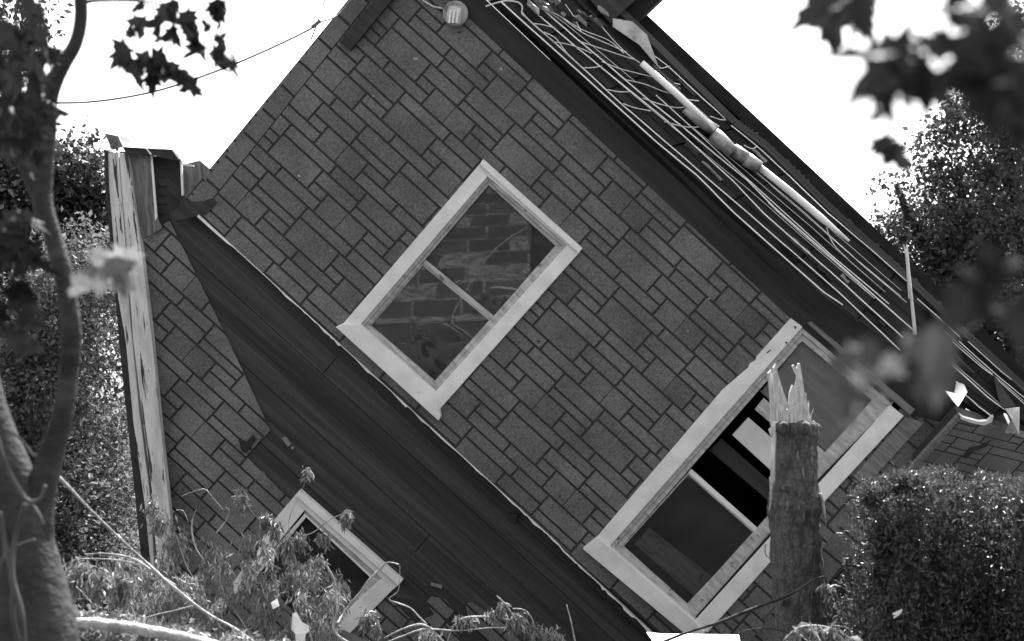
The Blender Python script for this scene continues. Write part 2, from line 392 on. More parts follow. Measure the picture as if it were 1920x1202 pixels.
# convex pieces of the surviving siding
CONV = [[(262, 452), (300, 424), (318, 414), (425, 632), (507, 807), (470, 848), (300, 1000)],
        [(440, 842), (458, 853), (900, 1290), (760, 1400), (330, 1400), (290, 930)],
        [(486, 884), (494, 884), (505, 905), (510, 921), (497, 912)],
        [(728, 1118), (800, 1128), (820, 1150), (842, 1140), (1010, 1290), (930, 1340), (690, 1340), (660, 1180)],
        [(800, 1128), (808, 1119), (835, 1124), (855, 1147), (842, 1160), (815, 1155)],
        [(872, 1132), (884, 1130), (930, 1160), (985, 1205), (960, 1240), (880, 1170)]]
rows2 = []
V0 = uv(310, 440)[1]
random.seed(21)
offs = [430, 515, 330, 610, 452, 380, 540, 470, 395, 505, 620, 350]
for i in range(12): rows2.append((V0 - 60 - i * 95.0, [(offs[i], -300, 2400)]))
bl2 = panel_blocks((0, 0), A_, B_, rows2)
for ci, C in enumerate(CONV):
    sl = HB(); slb = HB()
    for q0 in subtract([C], WIN3):
        slb.prism(HF, q0, LOFF + .010 + ci * .0007, LOFF - .01)
    for poly, t in bl2:
        p = inter(poly, C)
        if p:
            for q in subtract([p], WIN3):
                if abs(area(q)) > 8: sl.prism(HF, q, LOFF + .018 + ci * .0007, LOFF + .011, min(1, t + .14), back=False)
    hpart(slb, 'torn_siding_backing', m_joint, lw_o)
    if sl.v: hpart(sl, 'torn_siding', m_side, lw_o)
# torn flake and hole in the siding
fl = HB(); fl.prism(HF, [(447, 822), (462, 828), (474, 815), (480, 823), (461, 851), (452, 845)], LOFF + .03, LOFF + .02, .1); hpart(fl, 'torn_flake', m_frieze, lw_o)
# dark rot at the top left of the overhang
rt = HB()
rt.prism(HF, [(345, 366), (360, 378), (383, 377), (400, 371), (408, 380), (386, 402), (372, 404), (350, 410), (326, 414), (318, 400), (332, 390)], .012, -.05)
hpart(rt, 'rotten_corner', m_frieze, lw_o)
# chips of pale debris stuck on the boards
for q in ([(528, 822), (535, 819), (545, 834), (540, 838)], [(545, 838), (549, 836), (551, 841), (547, 843)], [(808, 1094), (829, 1099), (828, 1104), (807, 1098)]):
    cb_ = HB(); cb_.prism(HF, q, LOFF + .03, LOFF, .5); hpart(cb_, 'chip', m_wood, lw_o)
for q in ([(955, 962), (972, 965), (965, 981), (952, 975)], [(1220, 1040), (1240, 1050), (1215, 1080), (1200, 1070)]):
    cb_ = HB(); cb_.prism(HF, q, LOFF + .03, LOFF, .5); hpart(cb_, 'splinter', m_dark, lw_o)

# ---- windows
def strip_poly(p, q, w0, side=1):
    """px parallelogram along p->q, width w0 to the right-hand side (side=1)"""
    d = (q[0] - p[0], q[1] - p[1]); l = math.hypot(*d); n = (-d[1] / l * w0 * side, d[0] / l * w0 * side)
    return [p, q, (q[0] + n[0], q[1] + n[1]), (p[0] + n[0], p[1] + n[1])]
def win_part(win, name, mat, polys, f, b, label=None):
    mb = HB()
    for i, p in enumerate(polys): mb.prism(HF, p, f, b)
    o = hpart(mb, name, mat, win)
    bv = o.modifiers.new('bevel', 'BEVEL'); bv.width = .004; bv.segments = 2; bv.limit_method = 'ANGLE'
    if label: o['label'] = label
    return o
def frame_polys(O, I):
    """four butted members between outer and inner quad (same corner order)"""
    return [[O[i], O[(i + 1) % 4], I[(i + 1) % 4], I[i]] for i in range(4)]
def inset(Q, d):
    c = (sum(p[0] for p in Q) / 4, sum(p[1] for p in Q) / 4)
    H = halfs(Q); res = []
    Qo = Q if area(Q) > 0 else Q[::-1]
    n = 4; L_ = []
    for (a, b, c0) in H: l = math.hypot(a, b); L_.append((a / l, b / l, c0 / l - d))
    for i in range(4):
        a1, b1, c1 = L_[i - 1]; a2, b2, c2 = L_[i]; D = a1 * b2 - a2 * b1
        res.append(((b1 * c2 - b2 * c1) / D, (c1 * a2 - c2 * a1) / D))
    return res if area(Q) > 0 else res[::-1][-1:] + res[::-1][:-1]

# window 1
w1 = empty('window', parent=house); w1['label'] = 'upper middle window with intact panes'
J1 = [(914, 331), (1063, 459.5), (815, 736), (674, 611)]       # top, right, bottom, left : casing inner edge
win_part(w1, 'casing', m_white, [[(899, 308), J1[0], J1[3], (640, 611)]], .034, -.02)
win_part(w1, 'casing', m_white, [[(1085, 475), (823, 769), J1[2], J1[1]]], .034, -.02)
win_part(w1, 'casing', m_white, [[(899, 308), (1085, 475), J1[1], J1[0]]], .031, -.02)
win_part(w1, 'head_cap', m_white, [[(905.5, 298.5), (1092, 466), (1085, 475), (899, 308)]], .065, -.01)
win_part(w1, 'sill', m_white, [[(640, 608), (674, 609), (815, 735), (823, 766), (826, 782), (822, 789), (629, 613)]], .075, -.02)
I1 = [(916, 347), (1041, 461), (815, 719), (691, 611)]
jm = HB()
def jamb(mb, A, B, f, b):
    """reveal: sloping boards from outer quad A (offset f) to inner quad B (offset b)"""
    for i in range(4):
        j = (i + 1) % 4
        mb.add([HF.pt(*A[i], f), HF.pt(*A[j], f), HF.pt(*B[j], b), HF.pt(*B[i], b)], [(0, 1, 2, 3)])
def ring(win, O, I, f, b, name, mat): return win_part(win, name, mat, frame_polys(O, I), f, b)
mid1 = [lerp(a, b_, .5) for a, b_ in zip(J1, I1)]
ring(w1, J1, mid1, .006, -.05, 'jamb', m_jamb)
ring(w1, mid1, I1, -.018, -.06, 'stop', m_jamb)
def split(Q, t0, t1):
    """Q = top,right,bottom,left ; returns point pair on left edge (top->left) and right edge (right->bottom)"""
    return lerp(Q[0], Q[3], t0), lerp(Q[1], Q[2], t1)
ml, mr = (797, 487), (927, 594)
dv = (-5.5, 6.5)
up_q = [I1[0], I1[1], mr, ml]; lo_q = [ml, mr, I1[2], I1[3]]
win_part(w1, 'sash', m_jamb, [[ml, mr, (mr[0] + dv[0], mr[1] + dv[1]), (ml[0] + dv[0], ml[1] + dv[1])]], -.030, -.07)
lq = [(ml[0] + dv[0], ml[1] + dv[1]), (mr[0] + dv[0], mr[1] + dv[1]), I1[2], I1[3]]
ring(w1, lq, inset(lq, 3.2), -.034, -.07, 'sash', m_jamb)
ring(w1, up_q, inset(up_q, 1.6), -.072, -.10, 'sash', m_frieze)
win_part(w1, 'pane', m_glass, [up_q], -.085, -.088)
win_part(w1, 'pane', m_glass, [lq], -.055, -.058)
# window 2
w2 = empty('window', parent=house); w2['label'] = 'large right hand window behind the broken trunk, upper part covered by a blind'
J2 = [(1505, 614), (1690, 768), (1312, 1160), (1142, 1026)]
win_part(w2, 'casing', m_white, [[(1483, 597), (1505, 613), (1142, 1026), (1120, 1007), (1355, 731), (1403, 690), (1405, 683), (1417, 676), (1418, 670)]], .034, -.02, 'long casing board with a notch and nail holes')
win_part(w2, 'casing', m_white, [[(1669.5, 760), (1695, 780), (1538, 949), (1326, 1187), (1300, 1168), (1530, 913)]], .034, -.02)
win_part(w2, 'sill', m_white, [[(1120, 1008), (1142, 1026), (1300, 1163), (1322, 1187), (1300, 1202), (1093, 1030)]], .075, -.02)
win_part(w2, 'head_trim', m_wood, [[(1513, 606), (1522, 603), (1716, 768), (1707, 779)]], .05, -.02)
I2 = [(1504, 640), (1636, 751), (1289, 1137), (1165, 1025)]
mid2 = [(1505, 626), (1668, 764), (1295, 1152), (1152, 1026)]
K2 = [(1504, 614), (1672, 757), (1302, 1166), (1142, 1026)]
ring(w2, K2, mid2, .004, -.05, 'jamb', m_jamb)
ring(w2, mid2, I2, -.015, -.06, 'stop', m_jamb)
gp = HB(); gp.prism(HF, [(1664, 766), (1670, 761), (1534, 912), (1312, 1160), (1304, 1157), (1528, 905)], .012, .005); hpart(gp, 'gap_shade', m_black, w2)  # solid black strip, paints the shade of an open gap
ml2, mr2 = (1296, 880), (1424, 994); dv2 = (-6, 6.5)
win_part(w2, 'sash', m_white, [[ml2, mr2, (mr2[0] + dv2[0], mr2[1] + dv2[1]), (ml2[0] + dv2[0], ml2[1] + dv2[1])]], -.028, -.06)
lq2 = [(ml2[0] + dv2[0], ml2[1] + dv2[1]), (mr2[0] + dv2[0], mr2[1] + dv2[1]), I2[2], I2[3]]
ring(w2, lq2, inset(lq2, 3.0), -.032, -.06, 'sash', m_jamb)
win_part(w2, 'pane', m_glass, [lq2], -.05, -.053)
win_part(w2, 'blind', m_blind, [[(1504, 638), (1640, 752), (1550, 848), (1426, 735)], ], -.055, -.06)
win_part(w2, 'blind_frame', m_blind, frame_polys([(1504, 641), (1634, 753), (1550, 846), (1428, 736)], inset([(1504, 641), (1634, 753), (1550, 846), (1428, 736)], 6)), -.05, -.054)
win_part(w2, 'blind_rail', m_jamb, [[(1432, 746), (1548, 848), (1532, 868), (1415, 768)]], -.062, -.09)
win_part(w2, 'shelf_board', m_plas, [[(1403, 783), (1500, 868), (1470, 905), (1373, 816)]], -.07, -.10, 'pale loose board inside the window')
win_part(w2, 'shelf_board', m_jamb, [[(1217, 990), (1345, 1090), (1308, 1124), (1190, 1020)]], -.095, -.12, 'dull board behind the lower pane')
win_part(w2, 'curtain_rail', m_frieze, [[(1352, 822), (1480, 935), (1465, 960), (1330, 845)]], -.14, -.16)
for q_ in ([(1488, 612), (1494, 612), (1491, 618)], [(1471, 641), (1477, 641), (1475, 646)], [(1437, 661), (1445, 655), (1446, 657), (1438, 663)], [(1426, 735), (1423, 728), (1428, 733)]):
    hb_ = HB(); hb_.prism(HF, q_, .0352, .030); hpart(hb_, 'nail_hole', m_dark, w2)
# window 3
w3 = empty('window', parent=house); w3['label'] = 'lower left window half buried by the fallen branches'
def P3(p, f=LOFF): return p
def wp3(name, mat, polys, f, b): return win_part(w3, name, mat, polys, LOFF + f, LOFF + b)
wp3('head_cap', m_white, [[(561, 920), (754, 1090), (746, 1098), (553, 929)]], .08, 0)
wp3('casing', m_white, [[(553, 929), (746, 1098), (738, 1105), (562, 948)]], .05, 0)
wp3('casing', m_white, [[(553, 929), (565, 950), (571, 957), (452, 1104), (400, 1170), (385, 1150), (443, 1085), (510, 980)]], .047, 0)
wp3('casing', m_white, [[(743, 1099), (649, 1195), (600, 1245), (570, 1222), (618, 1176), (714, 1086)]], .047, 0)
wp3('jamb', m_jamb, [[(565, 950), (720, 1088), (707, 1093), (571, 965)]], .02, -.04)
wp3('stop', m_white, [[(571, 963), (707, 1090), (695, 1084), (574, 970), (455, 1112), (448, 1106)]], .03, -.05)
wp3('stop', m_jamb, [[(708, 1089), (698, 1083), (596, 1196), (612, 1206)]], .014, -.04)
wp3('pane', m_glass, [[(573, 968), (697, 1083), (600, 1215), (450, 1110)]], -.05, -.053)
wp3('blind', m_blind, [[(548, 1000), (668, 1112), (600, 1215), (450, 1110)]], -.08, -.085)

# interior: dark room box behind the walls
rm = HB()
def Q(p, off): return HF.pt(*p, 0) + HF.Y * off
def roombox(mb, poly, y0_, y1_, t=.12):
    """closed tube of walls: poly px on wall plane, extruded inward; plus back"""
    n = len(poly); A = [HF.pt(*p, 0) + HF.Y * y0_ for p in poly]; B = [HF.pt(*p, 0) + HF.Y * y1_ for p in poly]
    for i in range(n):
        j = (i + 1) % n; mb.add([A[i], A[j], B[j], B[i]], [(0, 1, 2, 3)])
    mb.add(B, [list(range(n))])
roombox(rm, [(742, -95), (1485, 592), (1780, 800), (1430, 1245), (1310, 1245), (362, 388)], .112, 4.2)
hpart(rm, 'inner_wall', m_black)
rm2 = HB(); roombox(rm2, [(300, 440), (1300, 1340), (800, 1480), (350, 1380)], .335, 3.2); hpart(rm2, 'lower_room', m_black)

# ---- end wall (right hand side), seen at a steep slant
a3 = camv(.97, -.26, .74).normalized(); b3 = camv(.70, .72, -.60).normalized()
EO = HF.pt(1700, 884, .0)
EF = Frame(EO, a3, b3)
EPOLY = [(1797, 779), (1835, 790), (1870, 802), (1990, 850), (2000, 1250), (1480, 1300), (1430, 1205), (1541, 1071), (1695, 893)]
EPOLYc = [(1797, 777), (1835, 788), (1990, 848), (2000, 1250), (1480, 1300), (1428, 1207), (1541, 1073)]
ew = HB(); ew.prism(EF, EPOLYc, 0, -.08); ew_o = hpart(ew, 'end_wall', m_joint)
random.seed(5)
er = []
eo = [60, 150, 20, 210, 90, 250, 170, 40, 120, 200, 30, 140]
for i in range(19): er.append((-1085 + i * 95, [(eo[i % 12], -700, 1500)]))
eb = panel_blocks((1745, 842), (.66, .165), (.50, -.52), er)
es = HB()
for poly, t in eb:
    p = inter(poly, EPOLYc)
    if p and abs(area(p)) > 6: es.prism(EF, p, .006, .0005, min(1, t + .2), back=False)
hpart(es, 'siding', m_side, ew_o)
et = HB(); et.prism(EF, [(1799, 778), (1806, 781), (1704, 895), (1550, 1076), (1440, 1212), (1432, 1206), (1541, 1070), (1695, 890)], .016, -.01, .5); hpart(et, 'corner_trim', m_wood)
tear = HB()
tear.prism(EF, [(1806, 858), (1818, 840), (1840, 836), (1858, 826), (1850, 838), (1828, 846), (1812, 860)], .012, .004); hpart(tear, 'tear', m_frieze, ew_o)
wt = HB(); wt.prism(EF, [(1800, 778), (1806, 783), (1835, 791), (1852, 790), (1863, 780), (1860, 792), (1845, 798), (1820, 793), (1802, 786)], .03, .01); hpart(wt, 'torn_paper', m_white, ew_o)
# weathered board and broken pieces beside the right window
bd = HB(); bd.prism(HF, [(1697, 783), (1733, 792), (1640, 893), (1612, 905), (1600, 893)], .02, 0); hpart(bd, 'patch_board', m_wood, wall_o)
bd = HB(); bd.prism(HF, [(1597, 893), (1612, 905), (1626, 915), (1612, 922), (1598, 912)], .035, 0); hpart(bd, 'broken_stub', m_dark, wall_o)

# ---- frieze, soffit, roof
fz = HB()
def ramp(mb, lo, hi, off0, off1, th=.03, tone=.5):
    """board whose lower edge lies at off0 and upper edge at off1"""
    pts = [HF.pt(*p, off0) for p in lo] + [HF.pt(*p, off1) for p in hi[::-1]]
    mb.slab(pts, th, tone)
lowL = [(700, -145), (880, 25), (1003, 143), (1480, 588)]
fr_lo = [(735, -112), (1483, 588)]; fr_mid = [(790, -110), (1500, 563)]; fr_hi = [(826, -110), (1543, 549)]
FA = [(719, -116), (1483, 598), (1710, 779), (1800, 800)]; FB = [(800, -105), (1518, 572), (1660, 690), (1805, 772)]; P_ea = HF.pt(1080, 130, .16)
RF = Frame(P_ea, HF.X, (HF.Z * .80 + HF.Y * .60).normalized())
for a, b_, c, d in [(FA[i], FA[i + 1], FB[i], FB[i + 1]) for i in range(3)]: ramp(fz, [a, b_], [c, d], .010, .036, tone=.3)
SL = [(800, -125), (1040, 108), (1280, 336), (1515, 574), (1662, 694), (1806, 776)]; SU = [(833, -102), (1080, 133), (1305, 334), (1545, 555), (1688, 664), (1815, 757)]
for i in range(5):
    fz.slab([HF.pt(*SL[i], .030), HF.pt(*SL[i + 1], .030), RF.pt(*SU[i + 1], .004), RF.pt(*SU[i], .004)], .02, .75)
hpart(fz, 'frieze_board', m_frieze)
# roof slope: leans back 45 degrees from the eave line
P_ea = HF.pt(1080, 130, .16)
RF = Frame(P_ea, HF.X, (HF.Z * .80 + HF.Y * .60).normalized())
LINES = [  # px polylines of sunlit roof edges, drawn as white tubes, left to right
    ([(940, 4), (1080, 130), (1230, 266), (1306, 328), (1377, 400), (1543, 547), (1580, 572)], 3.2),
    ([(978, 25), (1080, 116), (1165, 195), (1261, 277), (1332, 339), (1403, 400), (1580, 555), (1688, 657)], 2.8),
    ([(1000, 20), (1080, 88), (1128, 127), (1250, 226), (1374, 339), (1432, 400), (1583, 533), (1693, 633)], 3.0),
    ([(1020, 20), (1080, 72), (1137, 119), (1221, 192), (1278, 237), (1402, 339), (1450, 388), (1600, 520), (1713, 620)], 3.2),
    ([(1230, 178), (1472, 400), (1560, 480), (1667, 570)], 2.4),
    ([(1340, 262), (1420, 325), (1510, 400), (1620, 500), (1700, 567)], 1.6),
    ([(1227, 105), (1250, 122), (1300, 168), (1360, 223)], 2.2),
    ([(1371, 235), (1419, 274), (1480, 330), (1553, 400), (1640, 474), (1700, 527)], 2.2),
    ([(1752, 655), (1792, 690), (1850, 743), (1898, 779)], 2.6),
    ([(1785, 640), (1830, 680), (1860, 703), (1935, 770)], 1.8),
    ([(1798, 640), (1850, 687), (1895, 725), (1935, 757)], 1.8),
    ([(1815, 640), (1870, 690), (1896, 712)], 1.8),
    ([(1806, 737), (1835, 762), (1862, 783)], 2.4),
    ([(1720, 560), (1765, 600), (1800, 632)], 2.0),
    ([(1120, 120), (1200, 188), (1290, 262), (1400, 352), (1500, 440), (1640, 560)], 1.0), ([(1300, 240), (1400, 322), (1520, 425), (1660, 548)], 1.1),
    ([(1440, 342), (1520, 412), (1600, 482), (1690, 556)], 1.2), ([(1462, 345), (1560, 432), (1690, 545)], 1.0), ([(1250, 150), (1300, 196), (1340, 232)], 1.0), ([(1740, 640), (1800, 692), (1880, 762)], 1.0),
    ([(1440, 380), (1500, 436), (1566, 492), (1640, 560)], 1.3), ([(1770, 620), (1840, 684), (1920, 752)], 1.2), ([(1010, 8), (1060, 44), (1130, 102), (1190, 152)], 1.2)]
top_edge = [(1085, -60), (1218, 66), (1380, 226), (1440, 271), (1573, 400), (1693, 507), (1800, 610), (1935, 735)]
eave = [(824, -108), (940, 3), (1080, 131), (1230, 267), (1377, 402), (1545, 549), (1688, 660), (1800, 750), (1862, 785), (1893, 770)]
rf = HB(); rf.slab([RF.pt(*p) for p in eave] + [RF.pt(*p) for p in [(1935, 800)] + top_edge[::-1]], .06, .2)
roof_o = hpart(rf, 'roof', m_roof)
# shingle courses: thin overlapping planks parallel to the eave
sh = HB()
for k in range(9):
    t0, t1 = k / 9, (k + 1.06) / 9
    def along(s): 
        e = eave[0][0] + (eave[-1][0] - eave[0][0]) * s, 0
    n = 9
    for i in range(n):
        s0, s1 = i / n, (i + 1) / n - .004
        def at(s, t):
            def pl(L, s):
                q = s * (len(L) - 1); j = min(int(q), len(L) - 2); return lerp(L[j], L[j + 1], q - j)
            E_ = [(824, -108), (940, 3), (1080, 131), (1230, 267), (1377, 402), (1545, 549), (1690, 665), (1860, 782)]
            T_ = [(1003, -138), (1101, -45), (1218, 66), (1380, 226), (1500, 330), (1633, 454), (1760, 572), (1935, 735)]
            return lerp(pl(E_, s), pl(T_, s), t)
        sh.prism(RF, [at(s0, t0), at(s1, t0), at(s1, t1), at(s0, t1)], .012 + (k % 3) * .006 + random.uniform(0, .003), 0.001, random.random())
hpart(sh, 'shingles', m_roof, roof_o)
for L_, wd in LINES:
    tb = HB(); pts = []
    for (a, b_) in zip(L_[:-1], L_[1:]):
        for t in (0, .33, .66): pts.append(lerp(a, b_, t))
    pts.append(L_[-1])
    pts = [(x + random.uniform(-.35, .35), y + random.uniform(-.35, .35)) for x, y in pts]
    tb.tube([RF.pt(*p, (.085 if L_ is LINES[0][0] else .05) + random.uniform(-.004, .004)) for p in pts], wd * .0018, 6); hpart(tb, 'sunlit_line', m_bright, roof_o, True)  # white tube stands in for light caught on a roof edge
random.seed(12)
for i in range(30):
    q = random.uniform(.12, .93); t = random.uniform(.1, .9); p = at(q, t); ln = random.uniform(12, 70); wd = random.uniform(2, 7)
    d0 = (.735, .678); nn_ = (.678, -.735); n_ = 5; up_ = []; lo_ = []
    for k in range(n_):
        x = p[0] + d0[0] * ln * k / (n_ - 1); y = p[1] + d0[1] * ln * k / (n_ - 1); j1, j2 = random.uniform(.3, 1), random.uniform(.0, .6)
        up_.append((x + nn_[0] * wd * j1, y + nn_[1] * wd * j1)); lo_.append((x - nn_[0] * wd * j2, y - nn_[1] * wd * j2))
    mb = HB(); mb.prism(RF, up_ + lo_[::-1], .034 + random.uniform(0, .02), .026); hpart(mb, 'torn_shingle', (m_frieze, m_sheath, m_wood, m_roof, m_dark)[i % 5], roof_o)
# thick dark ridge edge
rg = HB(); te = top_edge
for a, b_ in zip(te[:-1], te[1:]):
    dx, dy = b_[0] - a[0], b_[1] - a[1]; l = math.hypot(dx, dy); nx, ny = dy / l, -dx / l
    rg.prism(RF, [(a[0] - nx * 9, a[1] - ny * 9), (b_[0] - nx * 9, b_[1] - ny * 9), (b_[0] + nx * 3, b_[1] + ny * 3), (a[0] + nx * 3, a[1] + ny * 3)], .05, -.1, .95)
hpart(rg, 'ridge_board', m_dark, roof_o)
# ragged top crumbs on the ridge
cr = HB(); cv_ = []; cf_ = []; q = 1.9
while q < len(te) - 1.001:
    j = min(int(q), len(te) - 2); p = lerp(te[j], te[j + 1], q - j); h_ = random.choice([.5, 1, 2, 3.5, 5, 2, 1])
    for o_ in (.052, .0): cv_ += [RF.pt(p[0] - 2, p[1] + 2, o_), RF.pt(p[0] + h_, p[1] - h_, o_)]
    q += random.uniform(.01, .05)
for i in range(len(cv_) // 4 - 1):
    o_ = i * 4; cf_ += [(o_, o_ + 1, o_ + 5, o_ + 4), (o_ + 2, o_ + 6, o_ + 7, o_ + 3), (o_ + 1, o_ + 3, o_ + 7, o_ + 5)]
cr.add(cv_, cf_)
hpart(cr, 'crumbled_edge', m_dark, roof_o)
# back of the roof and far walls so the house is a solid body
bk = HB()
A0, A1 = RF.pt(*te[0], -.14), RF.pt(*te[-1], -.14)
B0, B1 = HF.pt(742, -95) + HF.Y * 4.3, HF.pt(1785, 810) + HF.Y * 4.3
bk.slab([A0, A1, B1, B0], .1); hpart(bk, 'rear_roof', m_roof)

# ---- wall light, downspout piece, chimney flue, flashing
lt = empty('wall_light', parent=house)
c0 = HF.pt(855, 26, .03); mb = HB(); mb.tube([c0 - HF.Y * -.03, c0 + HF.n * .02, c0 + HF.n * .04], [.095, .095, .075], 28); hpart(mb, 'base', m_wood, lt, False)
mb = HB(); c1 = c0 + HF.n * .02; mb.tube([c1 + HF.n * t for t in (0, .015, .017, .03)], [.098, .098, .088, .088], 28); hpart(mb, 'rim', m_galv, lt, False)
mb = HB(); 
jt, jb = HF.pt(855, 12, .09), HF.pt(849, 47, .10)
axis = jb - jt
mb.tube([jt + axis * t for t in (0, .08, .3, .7, .92, 1)], [.035, .055, .062, .062, .056, .03], 16, jit=.03); hpart(mb, 'globe', m_jar, lt, False)
for dx in (-7, 0, 7):
    mb = HB(); mb.tube([HF.pt(852 + dx, 18, .168), HF.pt(849 + dx, 43, .168)], .008, 6); hpart(mb, 'rib', m_white, lt)
mb = HB(); mb.tube([HF.pt(780, -12, .03), HF.pt(795, 2, .03), HF.pt(812, 12, .03), HF.pt(830, 16, .03)], .006, 6); hpart(mb, 'wire', m_cord, lt)
ds = HB(); ds.prism(HF, [(636, 79), (656, 95), (810, -92), (790, -110)], .07, .01); ds_o = hpart(ds, 'downspout', m_frieze)
ch = empty('chimney', parent=house)
mb = HB(); axis = (camv(.72, .69, .05)).normalized(); sidev = camv(.62, -.72, 0).normalized()
c = RF.pt(1146, 2, .02) + axis * .45 + HF.Y * .05
mb.box(c, axis * 1.15, sidev * .26, HF.Y * .30); 
hpart(mb, 'flue', m_frieze, ch)
mb = HB(); mb.box(c + sidev * .2 + HF.Y * .07, axis * 1.15, sidev * .12, HF.Y * .22); hpart(mb, 'flue_side', m_roof, ch)
mb = HB(); mb.slab([RF.pt(1149, 34, .10), RF.pt(1185, 40, .10), RF.pt(1213, 65, .08), RF.pt(1236, 128, .05), RF.pt(1199, 84, .07), RF.pt(1149, 50, .09)], .006); hpart(mb, 'flashing', m_galv, ch)
# crumpled scraps of paper and metal at the top of the roof
for i in range(20):
    p = (random.uniform(985, 1140), 0); p = (p[0], (p[0] - 985) * .28 + random.uniform(-22, 12))
    mb = HB(); c = RF.pt(p[0], p[1], random.uniform(.05, .12)); s_ = random.uniform(.02, .055)
    pts = [c + RF.X * math.cos(a) * s_ * random.uniform(.6, 2.6) + RF.Z * math.sin(a) * s_ * random.uniform(.15, .7) + RF.n * random.uniform(-.02, .03) for a in np.linspace(0, 5.5, 6)]
    ctr = c + RF.n * .03; mb.add(pts + [ctr] + [q + RF.Y * .01 for q in pts], [(i_, (i_ + 1) % 6, 6) for i_ in range(6)] + [tuple(range(7, 13))], .5)
    hpart(mb, 'roof_scrap', (m_galv, m_wood, m_jamb, m_dark)[i % 4], roof_o)
# torn pieces at the right end of the eave
mb = HB(); mb.slab([RF.pt(1772, 732, .16), RF.pt(1790, 737, .14), RF.pt(1795, 707, -.02), RF.pt(1804, 711, -.03), RF.pt(1814, 735, .08), RF.pt(1797, 762, .30)], .008); hpart(mb, 'torn_felt', m_white, roof_o)
mb = HB(); mb.slab([RF.pt(1884, 766, .06), RF.pt(1912, 763, .06), RF.pt(1911, 815, .06), RF.pt(1884, 811, .06), RF.pt(1897, 786, .10)], .008); hpart(mb, 'bent_flashing', m_galv, roof_o)
mb = HB(); mb.slab([RF.pt(1862, 699, .06), RF.pt(1905, 762, .06), RF.pt(1880, 764, .06), RF.pt(1872, 745, .06)], .008); hpart(mb, 'bent_flashing', m_dark, roof_o)

# ---- left side: leaning corner post and the stub of the porch
pf = Frame(HF.pt(250, 600, .05), camv(.99, .1, .05), camv(-.085, .99, -.08))
cpst = empty('corner_post', parent=house)
def pp(name, mat, poly, f, b, par, label=None):
    mb = HB(); mb.prism(pf, poly, f, b); o = hpart(mb, name, mat, par)
    if label: o['label'] = label
    return o
pp('face_board', m_peel, [(224, 288), (240, 290), (255, 400), (264, 460), (283, 620), (300, 790), (318, 960), (324, 1060), (300, 1062), (290, 960), (268, 790), (250, 640), (238, 470), (228, 350)], .02, -.1, cpst)
pp('side_board', m_peel, [(203, 286), (222, 287), (227, 350), (236, 470), (240, 560), (262, 780), (280, 920), (289, 1062), (283, 1064), (272, 950), (250, 790), (236, 640), (222, 560), (213, 450), (205, 350)], .0, -.12, cpst)
pp('back_board', m_frieze, [(195, 280), (206, 284), (216, 450), (226, 560), (240, 690), (262, 850), (280, 1000), (283, 1100), (270, 1100), (250, 900), (228, 690), (208, 470), (196, 330)], -.06, -.2, cpst)
por = empty('porch_stub', parent=house)
def ppp(name, mat, poly, f, b): 
    mb = HB(); mb.prism(pf, poly, f, b); return hpart(mb, name, mat, por)
ppp('panel', m_woodp, [(228, 284), (284, 288), (293, 404), (304, 428), (262, 452), (240, 300)], -.05, -.1)
ppp('lit_edge_strip', m_white, [(282, 289), (285.5, 289), (295, 408), (291, 414)], -.04, -.06)  # white strip paints the lit edge of the panel
ppp('clapboard', m_dark, [(286, 292), (338, 300), (342, 368), (330, 405), (320, 425), (296, 428)], -.10, -.2)
for i in range(6): ppp('lap', m_frieze, [(298, 312 + i * 17), (312 - i % 2 * 3, 313 + i * 17), (312 - i % 2 * 3, 315 + i * 17), (298, 314 + i * 17)], -.085, -.10)
ppp('lit_edge_strip', m_white, [(337, 298), (340, 298), (344, 366), (340.5, 368)], -.04, -.09)  # lit edge of the clapboard side, painted white
ppp('side_panel', m_woodp, [(342, 309), (374, 301), (392, 316), (372, 380), (344, 386)], -.12, -.2)
ppp('drip_edge', m_bright, [(340, 306.5), (363, 309.5), (363, 312.5), (340, 309)], .0, -.03)
ppp('fascia', m_frieze, [(229, 274), (323, 280), (340, 303), (284, 291), (236, 287)], .02, -.12)
ppp('drip_edge', m_bright, [(322, 281), (325, 280), (339, 297), (335, 299)], .03, 0)
ppp('drip_edge', m_bright, [(272, 278), (274, 277), (285, 289), (282, 290)], .03, 0)
ppp('flashing', m_woodp, [(196, 250), (221, 255), (230, 275), (210, 281), (205, 270)], .05, .03)
mb = HB(); mb.slab([pf.pt(222, 255, .05), pf.pt(229, 275, .05), pf.pt(323, 281, .02), pf.pt(316, 272, -.25), pf.pt(280, 258, -.3)], .01); hpart(mb, 'cap_sheet', m_bright, por)

# ================================================================== SEPARATE THINGS ON / NEAR THE HOUSE
def thing(name, mb, mat, label, cat, group=None, smooth=False, kind=None):
    o = mb.build(name, mat, None, smooth); tag(o, label, cat, group, kind); return o
# metal pipe lying on the roof
pipe = empty('metal_pipe', RF.pt(1300, 190, .1)); tag(pipe, 'pale metal pipe with two crooked elbow joints lying along the dark roof', 'pipe')
PI_ = Matrix.Translation(-pipe.location)
def pipepart(name, pts, r, mat, n=14):
    mb = MB(PI_); mb.tube([RF.pt(x, y, o) for x, y, o in pts], r, n); mb.build(name, mat, pipe, True)
pipepart('straight_section', [(1203, 118, .10), (1270, 178, .10), (1340, 243, .10)], .026, m_bright)
pipepart('dented_section', [(1283, 205, .075), (1310, 225, .075), (1342, 246, .075)], [.03, .046, .05], m_galv)
pipepart('elbow', [(1338, 252, .09), (1350, 262, .10), (1374, 286, .10)], [.058, .058, .052], m_galv)
pipepart('elbow', [(1374, 280, .10), (1395, 294, .10), (1405, 302, .10)], [.05, .052, .05], m_galv)
pipepart('collar', [(1398, 298, .10), (1424, 314, .10)], [.058, .05], m_galv)
